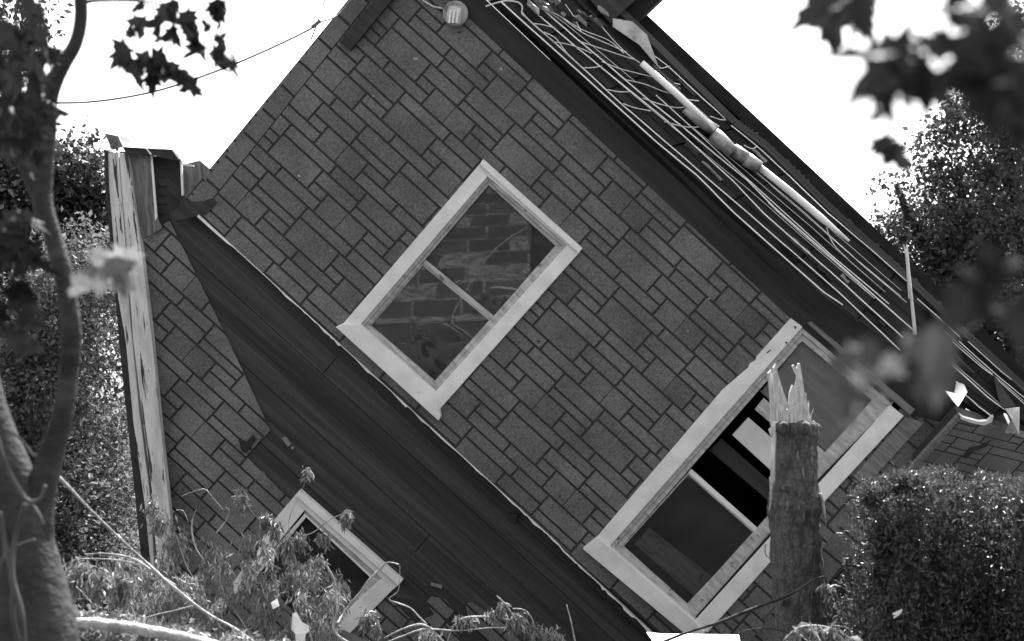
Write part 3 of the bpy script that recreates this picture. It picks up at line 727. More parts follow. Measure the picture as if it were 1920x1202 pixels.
pipepart('straight_section', [(1421, 311, .09), (1480, 358, .09), (1540, 409, .09), (1592, 452, .09)], [.026, .028, .028, .010], m_bright)
# cords slung across the roof
crd = empty('slack_cord_net', RF.pt(1150, 150, .1)); tag(crd, 'pale cords slung in loops across the dark roof edge', 'cords')
CI = Matrix.Translation(-crd.location)
CORDS = [[(1002, 44), (1020, 47), (1040, 52)], [(1041, 79), (1060, 82), (1082, 88), (1110, 100)], [(1092, 127), (1110, 127), (1128, 124)], [(1139, 168), (1160, 172), (1180, 172)],
         [(1168, 194), (1190, 202), (1220, 208)], [(1050, 30), (1090, 60), (1130, 78), (1175, 98)], [(1088, 78), (1130, 92), (1160, 102), (1190, 112)],
         [(1128, 115), (1160, 128), (1190, 136), (1230, 146)], [(1175, 150), (1210, 158), (1240, 170), (1262, 176)], [(1205, 184), (1240, 196), (1270, 202), (1285, 200)],
         [(1246, 228), (1280, 237), (1310, 238), (1338, 230)], [(1000, 14), (1040, 25), (1090, 55), (1140, 75), (1170, 100)], [(1060, 8), (1075, 30), (1090, 60)],
         [(979, 22), (985, 30), (1000, 46), (1041, 80)], [(1120, 40), (1150, 75), (1175, 100), (1200, 118)], [(1236, 125), (1240, 128), (1255, 124)],
         [(1265, 156), (1275, 158)], [(1290, 187), (1310, 189)], [(1332, 218), (1350, 224), (1361, 225)], [(1395, 272), (1410, 279), (1420, 274)],
         [(1550, 425), (1554, 440), (1566, 462), (1590, 486)], [(1020, 60), (1042, 72), (1062, 98), (1090, 125)]]
for c in CORDS:
    mb = MB(CI); q = smooth_path(c, 4); mb.tube([RF.pt(a[0], a[1], .06) for a in q], .0042, 5); mb.build('cord', m_cord, crd)
# service cable with its splice
mb = MB(); P_ = [(-60, 190, 9), (105, 193, 9.2), (180, 190, 9.4), (260, 178, 9.6), (330, 160, 9.8), (420, 128, 10), (500, 94, 10.2), (575, 58, 10.5), (600, 42, 10.6), (640, 22, 10.9), (700, -60, 11)]
mb.tube([W(*a) for a in smooth_path(P_, 6)], .0068, 6)
mb.tube([W(*a) for a in smooth_path([(584, 52, 10.5), (592, 46, 10.5), (601, 38, 10.5)], 3)], [.006, .014, .014, .014, .014, .012, .006], 6)
mb.tube([W(*a) for a in smooth_path([(583, 75, 10.7), (596, 40, 10.6), (606, 10, 10.8), (620, -40, 11)], 4)], .0048, 6)
thing('service_cable', mb, m_cable, 'thin sagging overhead cable reaching the upper left edge of the house', 'cable')
mb = MB(); q = smooth_path([(911, 12, 0), (945, 2, 0), (970, 4, 0), (979, 12, 0), (978, 24, 0)], 4)
mb.tube([HF.pt(a[0], a[1], .2) for a in q], .006, 6); thing('loose_wire', mb, m_cord, 'short curled pale wire at the upper end of the eave', 'wire')
# pole standing behind the eave
mb = MB(); mb.tube([RF.pt(1700, 462, .35), RF.pt(1707, 540, .35), RF.pt(1716, 628, .3)], [.008, .012, .014], 5, jit=.15)
mb.tube([RF.pt(1694, 458, .35), RF.pt(1700, 480, .35), RF.pt(1706, 560, .33)], [.004, .01, .012], 4)
thing('broken_lath', mb, m_raw, 'splintered pale stick standing upright against the roof edge', 'stick')
# cable dangling by the sill of the large window
mb = MB(); mb.tube([W(*a) for a in smooth_path([(1435, 1020, 9), (1436, 1040, 9), (1452, 1052, 9), (1468, 1072, 8.5), (1476, 1090, 7.2)], 5)], .004, 5)
thing('dangling_wire', mb, m_cable, 'thin dark wire dangling beside the broken trunk below the large window', 'wire')

# ================================================================== VEGETATION helpers
def fastmesh(name, V, Fc, tone, mat, parent=None, quad=4):
    me = bpy.data.meshes.new(name); nv = len(V); nf = len(Fc)
    me.vertices.add(nv); me.vertices.foreach_set('co', np.asarray(V, np.float32).ravel())
    me.loops.add(nf * quad); me.loops.foreach_set('vertex_index', np.asarray(Fc, np.int32).ravel())
    me.polygons.add(nf); me.polygons.foreach_set('loop_start', np.arange(nf, dtype=np.int32) * quad); me.polygons.foreach_set('loop_total', np.full(nf, quad, np.int32))
    me.update(calc_edges=True); me.validate()
    at = me.attributes.new('tone', 'FLOAT', 'FACE'); at.data.foreach_set('value', np.asarray(tone, np.float32))
    me.materials.append(mat); o = bpy.data.objects.new(name, me); COL.objects.link(o)
    if parent: o.parent = parent
    return o
def unit(a): return a / np.maximum(np.linalg.norm(a, axis=1, keepdims=True), 1e-9)
def leaves(name, C, L, wd, mat, parent=None, org=(0, 0, 0), droop=0.0, vary=.35, tone=None):
    """kite-shaped folded leaves, two quads each along the midrib"""
    n = len(C); d = unit(rng.normal(size=(n, 3)) + np.array([0, 0, -droop])); s = unit(np.cross(d, rng.normal(size=(n, 3))))
    nn = np.cross(d, s); l = L * (1 + vary * rng.normal(size=(n, 1)).clip(-2, 2)); ww = wd * (l / L)
    C = C - np.array(org)
    tip = C + d * l; mid = C + d * l * .45; bend = nn * l * .12
    a = mid + s * ww * .5 + bend; b = mid - s * ww * .5 + bend; m2 = C + d * l * .5
    V = np.stack([C, a, tip, m2, b], 1).reshape(-1, 3)
    i = np.arange(n)[:, None] * 5
    Fc = np.concatenate([i + np.array([[0, 1, 2, 3]]), i + np.array([[0, 3, 2, 4]])], 0)
    t = rng.random(n) if tone is None else tone
    return fastmesh(name, V, Fc, np.concatenate([t, t]), mat, parent)
def clumps(blobs, per, spread, k):
    """blobs: (center, radii) ; k clumps each of `per` leaves"""
    out = []; tot = sum(b[1][0] * b[1][1] * b[1][2] for b in blobs)
    for c, r in blobs:
        m = max(2, int(k * r[0] * r[1] * r[2] / tot))
        d = unit(rng.normal(size=(m, 3))) * (rng.random((m, 1)) ** .45); cc = np.array(c) + d * np.array(r)
        p = cc[:, None, :] + rng.normal(size=(m, per, 3)) * spread; out.append(p.reshape(-1, 3))
    return np.concatenate(out)
def limbs(root, base, tops, mat, r0, name='trunk', org=None):
    mb = MB(Matrix.Translation(-Vector(org if org is not None else base)))
    for t in tops:
        b = Vector(base); t = Vector(t); m = b.lerp(t, .5) + Vector((random.uniform(-.3, .3), random.uniform(-.3, .3), .2))
        q = smooth_path([tuple(b), tuple(m), tuple(t)], 5); mb.tube(q, [r0 * (1 - .8 * i / (len(q) - 1)) for i in range(len(q))], 8, jit=.08)
    return mb.build(name, mat, root, True)
def tree(name, base, blobs, n, per, L, wd, spread, lm, label, cat, r0=.15, group=None, crown='crown'):
    e = empty(name, base); tag(e, label, cat, group)
    limbs(e, base, [b[0] for b in blobs[:8]], m_bark2, r0)
    C = clumps(blobs, per, spread, n // per)
    leaves(crown, C, L, wd, lm, e, base, droop=.3); return e
def B(px, py, d, rx, ry, rz=None):
    p = W(px, py, d); return (tuple(p), (rx * d / F0, (rz or rx) * d / F0, ry * d / F0))
# left background: dense sunlit bushes
tree('leafy_bush', (-5.6, 15, 0), [B(40, 700, 15, 150, 190), B(150, 560, 15.3, 120, 160), B(190, 860, 15, 90, 150), B(-60, 900, 15, 200, 200), B(60, 950, 14.6, 180, 140), B(170, 1080, 14.4, 140, 120), B(240, 980, 15.5, 50, 160)], 70000, 18, .055, .03, .065, l_far, 'wide sunlit bush with small leaves left of the leaning corner post', 'bush', .08)
tree('shade_tree', (-6.8, 17, 0), [B(150, 330, 17, 90, 80), B(60, 420, 17, 130, 110), B(170, 430, 17, 60, 110), B(-60, 300, 17, 140, 180), B(120, 480, 17, 120, 120)], 30000, 10, .08, .045, .10, l_dark, 'dark leafy tree rising behind the bush and the forked trunk', 'tree', .12)
tree('shade_tree', (-6.0, 20, 0), [B(0, 120, 20, 90, 160), B(40, 40, 20, 80, 90), B(-60, 500, 20, 260, 300), B(150, 700, 20, 150, 350)], 26000, 10, .09, .05, .11, l_dark, 'darker tall tree at the far left, behind the others', 'tree', .16)
# right background tree
tree('broadleaf_tree', (7.5, 19, 0), [B(1860, 420, 19, 170, 130), B(1750, 470, 19, 110, 90), B(1880, 240, 19, 130, 110), B(1790, 330, 19, 70, 60), B(1820, 560, 19, 130, 90), B(1920, 100, 19, 90, 110), B(1700, 410, 19, 60, 50), B(1680, 345, 19, 38, 32), B(1730, 290, 19, 50, 40), B(1650, 470, 19, 48, 40), B(1770, 230, 19, 50, 50), B(1640, 415, 19, 30, 22), B(1660, 440, 19, 55, 40), B(1900, 650, 19, 90, 80), B(1830, 190, 19, 60, 50)], 30000, 14, .07, .042, .085, l_mid, 'large broadleaf tree against the sky right of the roof', 'tree', .2)
tree('broadleaf_tree', (9.5, 24, 0), [B(1900, 480, 24, 170, 180), B(1980, 300, 24, 150, 250), B(1830, 400, 24, 80, 80)], 14000, 8, .10, .06, .14, l_dark, 'second broadleaf tree behind the large one at the right edge', 'tree', .2)

# hedge at the lower right: clipped block of small leaves
hb = W(1800, 1202, 6.6); he = empty('clipped_hedge', (hb.x, hb.y, 0)); tag(he, 'clipped evergreen hedge with sunlit top at the lower right corner', 'hedge')
X0, X1 = W(1612, 900, 6.5).x, W(2060, 900, 6.5).x; ZT = W(1800, 900, 6.5).z
cc = []; tt = []
for i in range(210):
    fx = random.random() ** .9; x = X0 + (X1 - X0) * fx; y = 6.25 + random.random() ** 1.3 * 1.1
    top = ZT + random.uniform(-.07, .045) + .02 * math.sin(x * 13) - .16 * max(0, 1 - (x - X0) / .16) ** 1.5 - .05 * max(0, (6.45 - y) / .2)
    base = random.choice([.1, .1, .3, .7]); rr = random.uniform(.022, .05); m = int(520 * (top - base))
    t = rng.random((m, 1)) ** .8; z = base + (top - base) * t
    lean = np.array([[random.uniform(-.05, .05), random.uniform(-.05, .03), 0]])
    rad = rr * (1.25 - .8 * t ** 4)
    p = np.concatenate([x + rng.normal(size=(m, 1)) * rad, y + rng.normal(size=(m, 1)) * rad, z], 1) + lean * (t - .5) * 2
    if x < X0 + .12: p[:, 0] += (.10 * np.sin(p[:, 2] * 5 + 1.2)).clip(-.02, .1)
    cc.append(p)
leaves('foliage', np.concatenate(cc), .026, .009, l_hedge, he, he.location, vary=.35, droop=-1.0)
mb = MB(Matrix.Translation(-he.location))
for i in range(26):
    x = X0 + .1 + (X1 - X0) * (i + random.random() * .8) / 26; y = 6.6 + random.random() * .5
    mb.tube([(x, y, 0), (x + random.uniform(-.06, .06), y, .8), (x + random.uniform(-.1, .1), y - .1, ZT - .12)], [.018, .012, .004], 5)
mb.build('stem', m_twigd, he)
# loose shoots at the hedge's left shoulder
bl = [B(1635, 935, 6.3, 26, 24), B(1655, 1010, 6.3, 28, 44), B(1645, 1085, 6.3, 20, 34), B(1700, 905, 6.3, 40, 14), B(1672, 1150, 6.3, 26, 40)]
leaves('shoot_foliage', clumps(bl, 10, .016, 420), .028, .010, l_hedge, he, he.location, droop=-.6)

# broken trunk
st = empty('broken_tree', (W(1500, 1202, 7).x, W(1500, 1202, 7).y, 0)); tag(st, 'snapped tree trunk with jagged splintered top standing before the large window', 'tree trunk')
SI = Matrix.Translation(-st.location)
prof = [(1800, 1502, 120), (1420, 1503, 104), (1202, 1502, 95), (1120, 1498, 93), (1040, 1494, 92), (980, 1491, 91), (945, 1491, 98), (915, 1490, 88), (870, 1491, 78), (830, 1494, 76), (805, 1494, 84), (794, 1493, 74)]
q = smooth_path([(c, y, 7.0, wd) for y, c, wd in prof], 7)
mb = MB(SI); nseg = 44; rings = []
for k_, a in enumerate(q):
    c = W(a[0], a[1], 7.0); r = a[3] * 7 / F0 / 2; rg_ = []
    for t in range(nseg):
        th = 2 * math.pi * t / nseg
        rr = r * (1 + .04 * math.sin(th * 5 + a[1] * .012) + .035 * math.sin(th * 11 + a[1] * .02) + .03 * math.sin(a[1] * .09 + th * 3) + .02 * math.sin(a[1] * .23 - th * 2) + random.uniform(-.028, .028))
        rg_.append(c + Vector((math.cos(th) * rr, math.sin(th) * rr, 0)))
    rings.append(rg_)
fc = [[i * nseg + k, i * nseg + (k + 1) % nseg, (i + 1) * nseg + (k + 1) % nseg, (i + 1) * nseg + k] for i in range(len(q) - 1) for k in range(nseg)]
fc += [list(range((len(q) - 1) * nseg, len(q) * nseg))]
mb.add([p for r_ in rings for p in r_], fc); mb.build('bark', m_bark, st, True)
def kn(px, py, r, tone=.5):
    mb = MB(SI); c = W(px, py, 7 - .113); mb.tube([c + FWD * .03, c, c - FWD * .012, c - FWD * .002], [r * 1.25, r, r * .75, r * .35], 14, jit=.08); mb.build('knot', m_bark, st, True)
kn(1469, 802, .028); kn(1508, 803, .030); kn(1474, 917, .018); kn(1470, 1130, .016)
SP = [([(1449, 802), (1444, 725), (1441, 700), (1446, 693), (1454, 735), (1458, 780), (1462, 802)], .035),
      ([(1456, 800), (1452, 760), (1451, 690), (1455, 682), (1459, 700), (1466, 725), (1474, 748), (1478, 760), (1480, 800)], .0),
      ([(1474, 800), (1478, 758), (1480, 738), (1487, 722), (1490, 728), (1494, 705), (1487, 686), (1489, 684), (1494, 692), (1496, 682), (1500, 681), (1505, 710), (1508, 735), (1513, 738), (1512, 745), (1517, 770), (1521, 795), (1523, 800)], -.01),
      ([(1456, 800), (1462, 757), (1476, 768), (1486, 764), (1500, 756), (1512, 770), (1520, 800)], -.05), ([(1498, 800), (1503, 745), (1510, 758), (1520, 800)], .05)]
for P_, dz in SP:
    mb = MB(SI); m_ = len(P_); A = [W(x, y, 7.0 + dz) for x, y in P_]; Bk = [p + FWD * .028 + Vector((random.uniform(-.004, .004), 0, 0)) for p in A]
    mb.add(A + Bk, [list(range(m_)), list(range(m_, 2 * m_))[::-1]] + [[i, (i + 1) % m_, m_ + (i + 1) % m_, m_ + i] for i in range(m_)]); mb.build('splinter', m_raw, st)
for i in range(16):
    x = random.choice([random.uniform(1445, 1468), random.uniform(1488, 1520)]); y1 = 745 + random.uniform(0, 40); dd = 7 + random.uniform(-.08, .07)
    mb = MB(SI); mb.tube([W(x + random.uniform(-1, 1), 798, dd), W(x, (y1 + 798) / 2, dd), W(x + random.uniform(-4, 3), y1, dd)], [.007, .005, .001], 4); mb.build('splinter', m_raw, st)
random.seed(91)
for i in range(22):
    px, tp = random.choice([(1447, 705), (1452, 700), (1458, 730), (1466, 742), (1490, 735), (1498, 700), (1505, 715), (1512, 750), (1518, 770)])
    x = px + random.uniform(-4, 4); y1 = tp + random.uniform(-8, 50); dd = 7 + random.uniform(-.06, .06)
    mb = MB(SI); mb.tube([W(x + random.uniform(-3, 3), 790, dd), W(x + random.uniform(-1.5, 1.5), (y1 + 790) / 2, dd), W(x + random.uniform(-5, 5), y1, dd)], [.0045, .003, .0006], 4); mb.build('fibre', m_raw, st)
# peeled strip down the left of the trunk
mb = MB(SI); mb.tube([W(1452, 790, 6.93), W(1450, 850, 6.91), W(1449, 900, 6.91), W(1446, 925, 6.92)], [.014, .013, .012, .003], 5); mb.build('peeled_strip', m_raw, st, True)
mb = MB(SI); mb.slab([W(1441, 806, 6.9), W(1448, 799, 6.9), (W(1451, 801, 6.9)), W(1446, 818, 6.9)], .01); mb.build('splinter', m_raw, st)
for (pts) in ([(1538, 925, 6.93, 6), (1544, 950, 6.93, 6), (1549, 985, 6.93, 3)], [(1524, 790, 6.95, 5), (1532, 800, 6.95, 7), (1535, 815, 6.95, 3)], [(1444, 895, 6.93, 5), (1446, 930, 6.92, 5), (1442, 960, 6.93, 3)]):
    mb = MB(SI); pxtube(mb, pts, 5); mb.build('loose_bark', m_twig, st, True)

# ---- foreground tree on the left
ft = empty('forked_tree', (W(40, 1202, 3.4).x, W(40, 1202, 3.4).y, 0)); tag(ft, 'slender curved forked tree in front, at the left edge', 'tree')
FI = Matrix.Translation(-ft.location)
mb = MB(FI)
D = 3.5
mb.tube([W(a[0], a[1], a[2]) for a in smooth_path([(90, 1900, D, 0), (70, 1500, D, 0), (55, 1202, D, 0), (40, 1050, D, 0), (15, 900, D, 0), (-30, 760, D, 0), (-80, 500, D, 0)], 6)],
        [.5 * a[0] * D / F0 for a in smooth_path([(250,), (220,), (182,), (136,), (98,), (80,), (60,)], 6)], 20, jit=.015)
mb.build('trunk', m_bark2, ft, True)
mb = MB(FI); pxtube(mb, [(72, 1060, D, 60), (72, 960, D, 58), (88, 880, D, 52), (112, 800, D, 40), (124, 740, D, 36), (130, 690, D, 35), (134, 640, D, 38), (130, 580, D, 36), (118, 510, D, 35), (98, 440, D, 33), (80, 380, D, 38), (84, 320, D, 31), (92, 250, D, 27), (93, 195, D, 29), (98, 160, D, 34), (118, 122, D, 28), (142, 80, D, 25), (152, 30, D, 24), (150, -40, D, 23), (160, -200, D, 20)], 18, 7, .012); mb.build('stem', m_bark2, ft, True)
mb = MB(FI); pxtube(mb, [(80, 385, D, 26), (58, 345, D, 22), (38, 300, D, 17), (22, 250, D, 15), (12, 190, D, 12), (-10, 120, D, 9)], 12, 5); mb.build('branch', m_bark2, ft, True)
mb = MB(FI); pxtube(mb, [(150, 10, D, 10), (170, 2, D, 7), (220, 1, D, 5), (270, 3, D, 4), (330, 14, D, 3)], 8); mb.build('branch', m_bark2, ft, True)
mb = MB(FI); pxtube(mb, [(128, 570, D, 8), (150, 545, 3.2, 6), (175, 520, 2.9, 4)], 8); mb.build('branch', m_bark2, ft, True)
# vines round its foot
for pts in ([(0, 960, 3.3, 9), (12, 1040, 3.3, 9), (25, 1090, 3.3, 10), (24, 1150, 3.3, 9), (40, 1230, 3.3, 10)], [(48, 945, 3.3, 10), (28, 1010, 3.3, 10), (22, 1080, 3.3, 12), (40, 1150, 3.3, 11), (45, 1220, 3.3, 10)],
            [(-5, 1080, 3.3, 7), (10, 1040, 3.3, 7), (40, 1020, 3.3, 6), (66, 1012, 3.3, 5)], [(85, 910, 3.3, 7), (75, 935, 3.3, 7), (55, 940, 3.3, 8), (44, 930, 3.3, 8), (10, 870, 3.3, 8), (-10, 800, 3.3, 8)],
            [(12, 805, 3.3, 5), (40, 825, 3.3, 5), (64, 857, 3.3, 4)], [(50, 935, 3.3, 8), (70, 962, 3.3, 9), (80, 985, 3.3, 7)]):
    mb = MB(FI); pxtube(mb, pts, 8); mb.build('vine', m_twigd, ft, True)

# maple leaves
MAP = [(0, 0), (.10, .02), (.34, -.10), (.30, .08), (.62, .22), (.42, .30), (.46, .42), (.24, .42), (.28, .70), (.14, .66), (0, 1.0), (-.14, .66), (-.28, .70), (-.24, .42), (-.46, .42), (-.42, .30), (-.62, .22), (-.30, .08), (-.34, -.10), (-.10, .02)]
def maple(mb, c, d, nrm, size, tone):
    d = d.normalized(); s = d.cross(nrm).normalized(); nn = s.cross(d)
    cup = random.uniform(-.6, 1.3); wx = random.uniform(.5, .95); jt = [random.uniform(.82, 1.15) for _ in MAP]; curl = random.uniform(-.1, .7)
    pts = [c + (s * x * wx * k_ + d * y * k_ + nn * (cup * x * x + random.uniform(-.04, .04) - curl * y * y)) * size for (x, y), k_ in zip(MAP, jt)] + [c + d * size * .38 * 1.0 + nn * size * (-.04)]
    m_ = len(MAP); mb.add(pts, [(i, (i + 1) % m_, m_) for i in range(m_)], tone)
def leafgroup(root, org, items, mat, size, name='leaves', jit=10):
    """items: (px, py, depth, angle deg on screen of the tip (0 = right, 90 = up), scale)"""
    mb = MB(Matrix.Translation(-Vector(org)))
    for (px, py, d, ang, sc) in items:
        a = R(ang + random.uniform(-8, 8)); dd = camv(math.cos(a), math.sin(a), random.uniform(-.5, .5))
        nn = camv(random.uniform(-1.3, 1.3), random.uniform(-1.0, 1.4), -1).normalized()
        maple(mb, W(px, py, d), dd, nn, size * sc, random.random())
    return mb.build(name, mat, root)
d_ = 3.3
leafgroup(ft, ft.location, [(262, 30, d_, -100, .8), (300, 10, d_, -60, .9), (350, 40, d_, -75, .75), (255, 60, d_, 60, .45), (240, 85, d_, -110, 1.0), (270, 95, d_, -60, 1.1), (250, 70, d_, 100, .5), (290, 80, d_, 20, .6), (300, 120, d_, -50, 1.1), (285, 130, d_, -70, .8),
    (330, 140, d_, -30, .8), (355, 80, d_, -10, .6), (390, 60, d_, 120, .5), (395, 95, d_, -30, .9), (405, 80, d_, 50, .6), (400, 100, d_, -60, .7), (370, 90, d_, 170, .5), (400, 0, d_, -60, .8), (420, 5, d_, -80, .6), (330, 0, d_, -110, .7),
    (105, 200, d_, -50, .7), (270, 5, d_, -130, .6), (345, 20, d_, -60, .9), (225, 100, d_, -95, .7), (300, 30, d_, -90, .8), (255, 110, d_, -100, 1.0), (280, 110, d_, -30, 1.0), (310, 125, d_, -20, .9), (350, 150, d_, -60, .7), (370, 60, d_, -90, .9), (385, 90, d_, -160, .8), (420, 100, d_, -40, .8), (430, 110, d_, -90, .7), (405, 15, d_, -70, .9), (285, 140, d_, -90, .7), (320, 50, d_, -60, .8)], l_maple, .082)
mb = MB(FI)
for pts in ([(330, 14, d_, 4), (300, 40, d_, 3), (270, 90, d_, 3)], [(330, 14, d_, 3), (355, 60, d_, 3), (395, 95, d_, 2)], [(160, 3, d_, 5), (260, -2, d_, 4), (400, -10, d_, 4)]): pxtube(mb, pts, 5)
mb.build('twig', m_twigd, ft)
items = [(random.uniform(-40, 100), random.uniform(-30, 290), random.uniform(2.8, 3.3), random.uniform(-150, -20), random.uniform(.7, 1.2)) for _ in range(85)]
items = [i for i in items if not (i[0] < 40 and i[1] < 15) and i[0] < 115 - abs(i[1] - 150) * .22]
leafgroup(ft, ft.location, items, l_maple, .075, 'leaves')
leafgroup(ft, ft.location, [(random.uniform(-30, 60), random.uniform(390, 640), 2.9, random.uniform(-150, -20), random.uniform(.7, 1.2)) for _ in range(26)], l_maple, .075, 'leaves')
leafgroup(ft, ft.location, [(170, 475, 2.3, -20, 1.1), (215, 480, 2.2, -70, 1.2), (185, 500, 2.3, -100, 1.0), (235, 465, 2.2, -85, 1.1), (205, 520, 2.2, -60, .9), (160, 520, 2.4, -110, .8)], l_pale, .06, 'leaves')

# ---- out-of-focus maple branches hanging in at the right, close to the camera
def mbranch(name_label, twig, items, mat, size):
    p0 = W(*twig[0][:3]); e = empty('maple_branch', p0); tag(e, name_label, 'branch', 'maple branches hanging in close to the camera')
    mb = MB(Matrix.Translation(-p0)); pxtube(mb, twig, 6, rmul=.6); mb.build('twig', m_bark2, e, True)
    leafgroup(e, p0, items, mat, size, 'leaves'); return e
random.seed(33)
def rnd(n, x0, x1, y0, y1, d, a0=-150, a1=-30, s0=.7, s1=1.1): return [(random.uniform(x0, x1), random.uniform(y0, y1), d + random.uniform(-.1, .1), random.uniform(a0, a1), random.uniform(s0, s1)) for _ in range(n)]
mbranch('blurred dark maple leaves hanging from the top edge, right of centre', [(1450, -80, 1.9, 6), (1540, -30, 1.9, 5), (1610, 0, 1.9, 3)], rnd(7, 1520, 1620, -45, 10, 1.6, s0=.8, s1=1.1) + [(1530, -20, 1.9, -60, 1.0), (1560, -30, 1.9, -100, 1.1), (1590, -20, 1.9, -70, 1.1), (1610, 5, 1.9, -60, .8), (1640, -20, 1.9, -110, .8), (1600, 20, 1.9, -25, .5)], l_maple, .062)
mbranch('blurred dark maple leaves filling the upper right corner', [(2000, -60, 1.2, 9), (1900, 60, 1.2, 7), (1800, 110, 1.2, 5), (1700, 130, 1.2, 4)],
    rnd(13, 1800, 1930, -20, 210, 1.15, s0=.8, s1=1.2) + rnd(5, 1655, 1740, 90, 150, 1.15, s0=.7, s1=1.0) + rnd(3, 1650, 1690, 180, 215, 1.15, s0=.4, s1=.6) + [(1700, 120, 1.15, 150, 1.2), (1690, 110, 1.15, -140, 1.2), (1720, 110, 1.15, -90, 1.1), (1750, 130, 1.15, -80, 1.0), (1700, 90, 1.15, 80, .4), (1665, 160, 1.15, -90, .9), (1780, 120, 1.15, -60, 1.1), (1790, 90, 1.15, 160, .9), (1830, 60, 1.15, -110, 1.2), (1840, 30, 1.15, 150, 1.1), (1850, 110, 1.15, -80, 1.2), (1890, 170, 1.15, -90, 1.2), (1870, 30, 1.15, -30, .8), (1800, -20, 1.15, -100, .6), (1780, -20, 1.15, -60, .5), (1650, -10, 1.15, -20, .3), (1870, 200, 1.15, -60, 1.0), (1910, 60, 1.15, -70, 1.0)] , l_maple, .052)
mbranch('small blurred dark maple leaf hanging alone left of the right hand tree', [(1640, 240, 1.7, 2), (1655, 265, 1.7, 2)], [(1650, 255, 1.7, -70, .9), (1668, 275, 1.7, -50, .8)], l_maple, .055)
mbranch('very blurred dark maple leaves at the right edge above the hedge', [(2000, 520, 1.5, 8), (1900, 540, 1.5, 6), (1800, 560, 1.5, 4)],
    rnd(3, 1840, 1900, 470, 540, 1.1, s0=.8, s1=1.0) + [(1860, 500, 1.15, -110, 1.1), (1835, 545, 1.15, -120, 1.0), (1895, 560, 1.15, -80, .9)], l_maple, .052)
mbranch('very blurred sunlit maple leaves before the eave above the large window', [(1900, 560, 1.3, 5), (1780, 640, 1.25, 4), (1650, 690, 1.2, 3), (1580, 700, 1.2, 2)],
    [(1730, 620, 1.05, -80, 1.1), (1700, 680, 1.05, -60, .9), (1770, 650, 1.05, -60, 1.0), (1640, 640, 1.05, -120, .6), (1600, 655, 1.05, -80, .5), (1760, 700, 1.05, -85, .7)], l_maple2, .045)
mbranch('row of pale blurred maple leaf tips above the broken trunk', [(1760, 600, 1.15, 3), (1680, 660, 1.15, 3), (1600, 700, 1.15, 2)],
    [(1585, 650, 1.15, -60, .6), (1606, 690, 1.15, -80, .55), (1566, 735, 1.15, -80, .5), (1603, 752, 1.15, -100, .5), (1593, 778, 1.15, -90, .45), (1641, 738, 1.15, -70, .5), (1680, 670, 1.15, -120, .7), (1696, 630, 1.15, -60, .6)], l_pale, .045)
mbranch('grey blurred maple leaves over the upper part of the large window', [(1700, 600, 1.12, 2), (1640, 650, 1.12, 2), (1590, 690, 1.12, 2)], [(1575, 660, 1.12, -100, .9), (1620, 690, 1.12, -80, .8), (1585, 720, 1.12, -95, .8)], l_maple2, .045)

# ================================================================== FALLEN BRANCHES AND DEBRIS AT THE FOOT
def wilt_cluster(mb, px, py, d, n, rpx, L=.05):
    c = np.array(W(px, py, d)); r = rpx * d / F0
    C = c + rng.normal(size=(n, 3)) * np.array([r * .45, r * .45, r * .6]); return C
def fallen(name, label, d, boughs, clusters, twmat=m_twig, lm=l_wilt, L=.038, cat='branch'):
    p0 = W(boughs[0][0][0], boughs[0][0][1], d); org = Vector((p0.x, p0.y, max(.05, p0.z - .4)))
    e = empty(name, org); tag(e, label, cat, 'storm-felled branches at the foot of the house')
    for b in boughs:
        mb = MB(Matrix.Translation(-org)); pxtube(mb, [(x + random.uniform(-2, 2), y + random.uniform(-2, 2), d + dd, wd * random.uniform(.5, .8)) for x, y, dd, wd in b], 7, 5, .16); mb.build('bough', twmat, e, True)
    C = np.concatenate([wilt_cluster(None, x, y, d + dd, int(n * 1.7), r) for x, y, dd, n, r in clusters])
    leaves('foliage', C, L, L * .26, lm, e, org, droop=2.2, vary=.4); return e
fallen('fallen_branch', 'long bare pale branch slanting down from the forked tree across the lower left window', 6.5,
    [[(98, 882, -2.6, 12), (120, 905, -1.8, 9), (160, 945, -1.2, 8), (215, 1000, -.6, 8), (270, 1050, 0, 9), (330, 1105, 0, 9), (390, 1150, 0, 8), (450, 1185, 0, 8), (520, 1240, 0, 8)],
     [(160, 1040, .1, 3), (200, 1038, .1, 4), (250, 1050, .1, 5), (290, 1075, .1, 7), (330, 1097, .1, 6)], [(150, 1048, .2, 3), (210, 1050, .1, 4), (270, 1062, .1, 5), (310, 1085, .1, 5)], [(140, 1100, .1, 2), (155, 1110, .1, 4), (175, 1132, .1, 3)],
     [(240, 1170, .1, 3), (285, 1155, .1, 4), (330, 1145, .1, 4), (370, 1132, .1, 3)]],
    [(150, 1078, .2, 260, 26), (185, 1090, .2, 200, 24), (240, 1060, .4, 120, 20), (228, 1100, .3, 240, 26), (130, 1105, .2, 100, 14)])
random.seed(4)
cl = []
for i in range(150):
    x = random.uniform(200, 640); top = 1075 - 70 * math.exp(-((x - 500) / 80) ** 2) - 40 * math.exp(-((x - 320) / 50) ** 2)
    y = random.uniform(top, 1210); cl.append((x, y, random.uniform(-.5, .6), 46, 17))
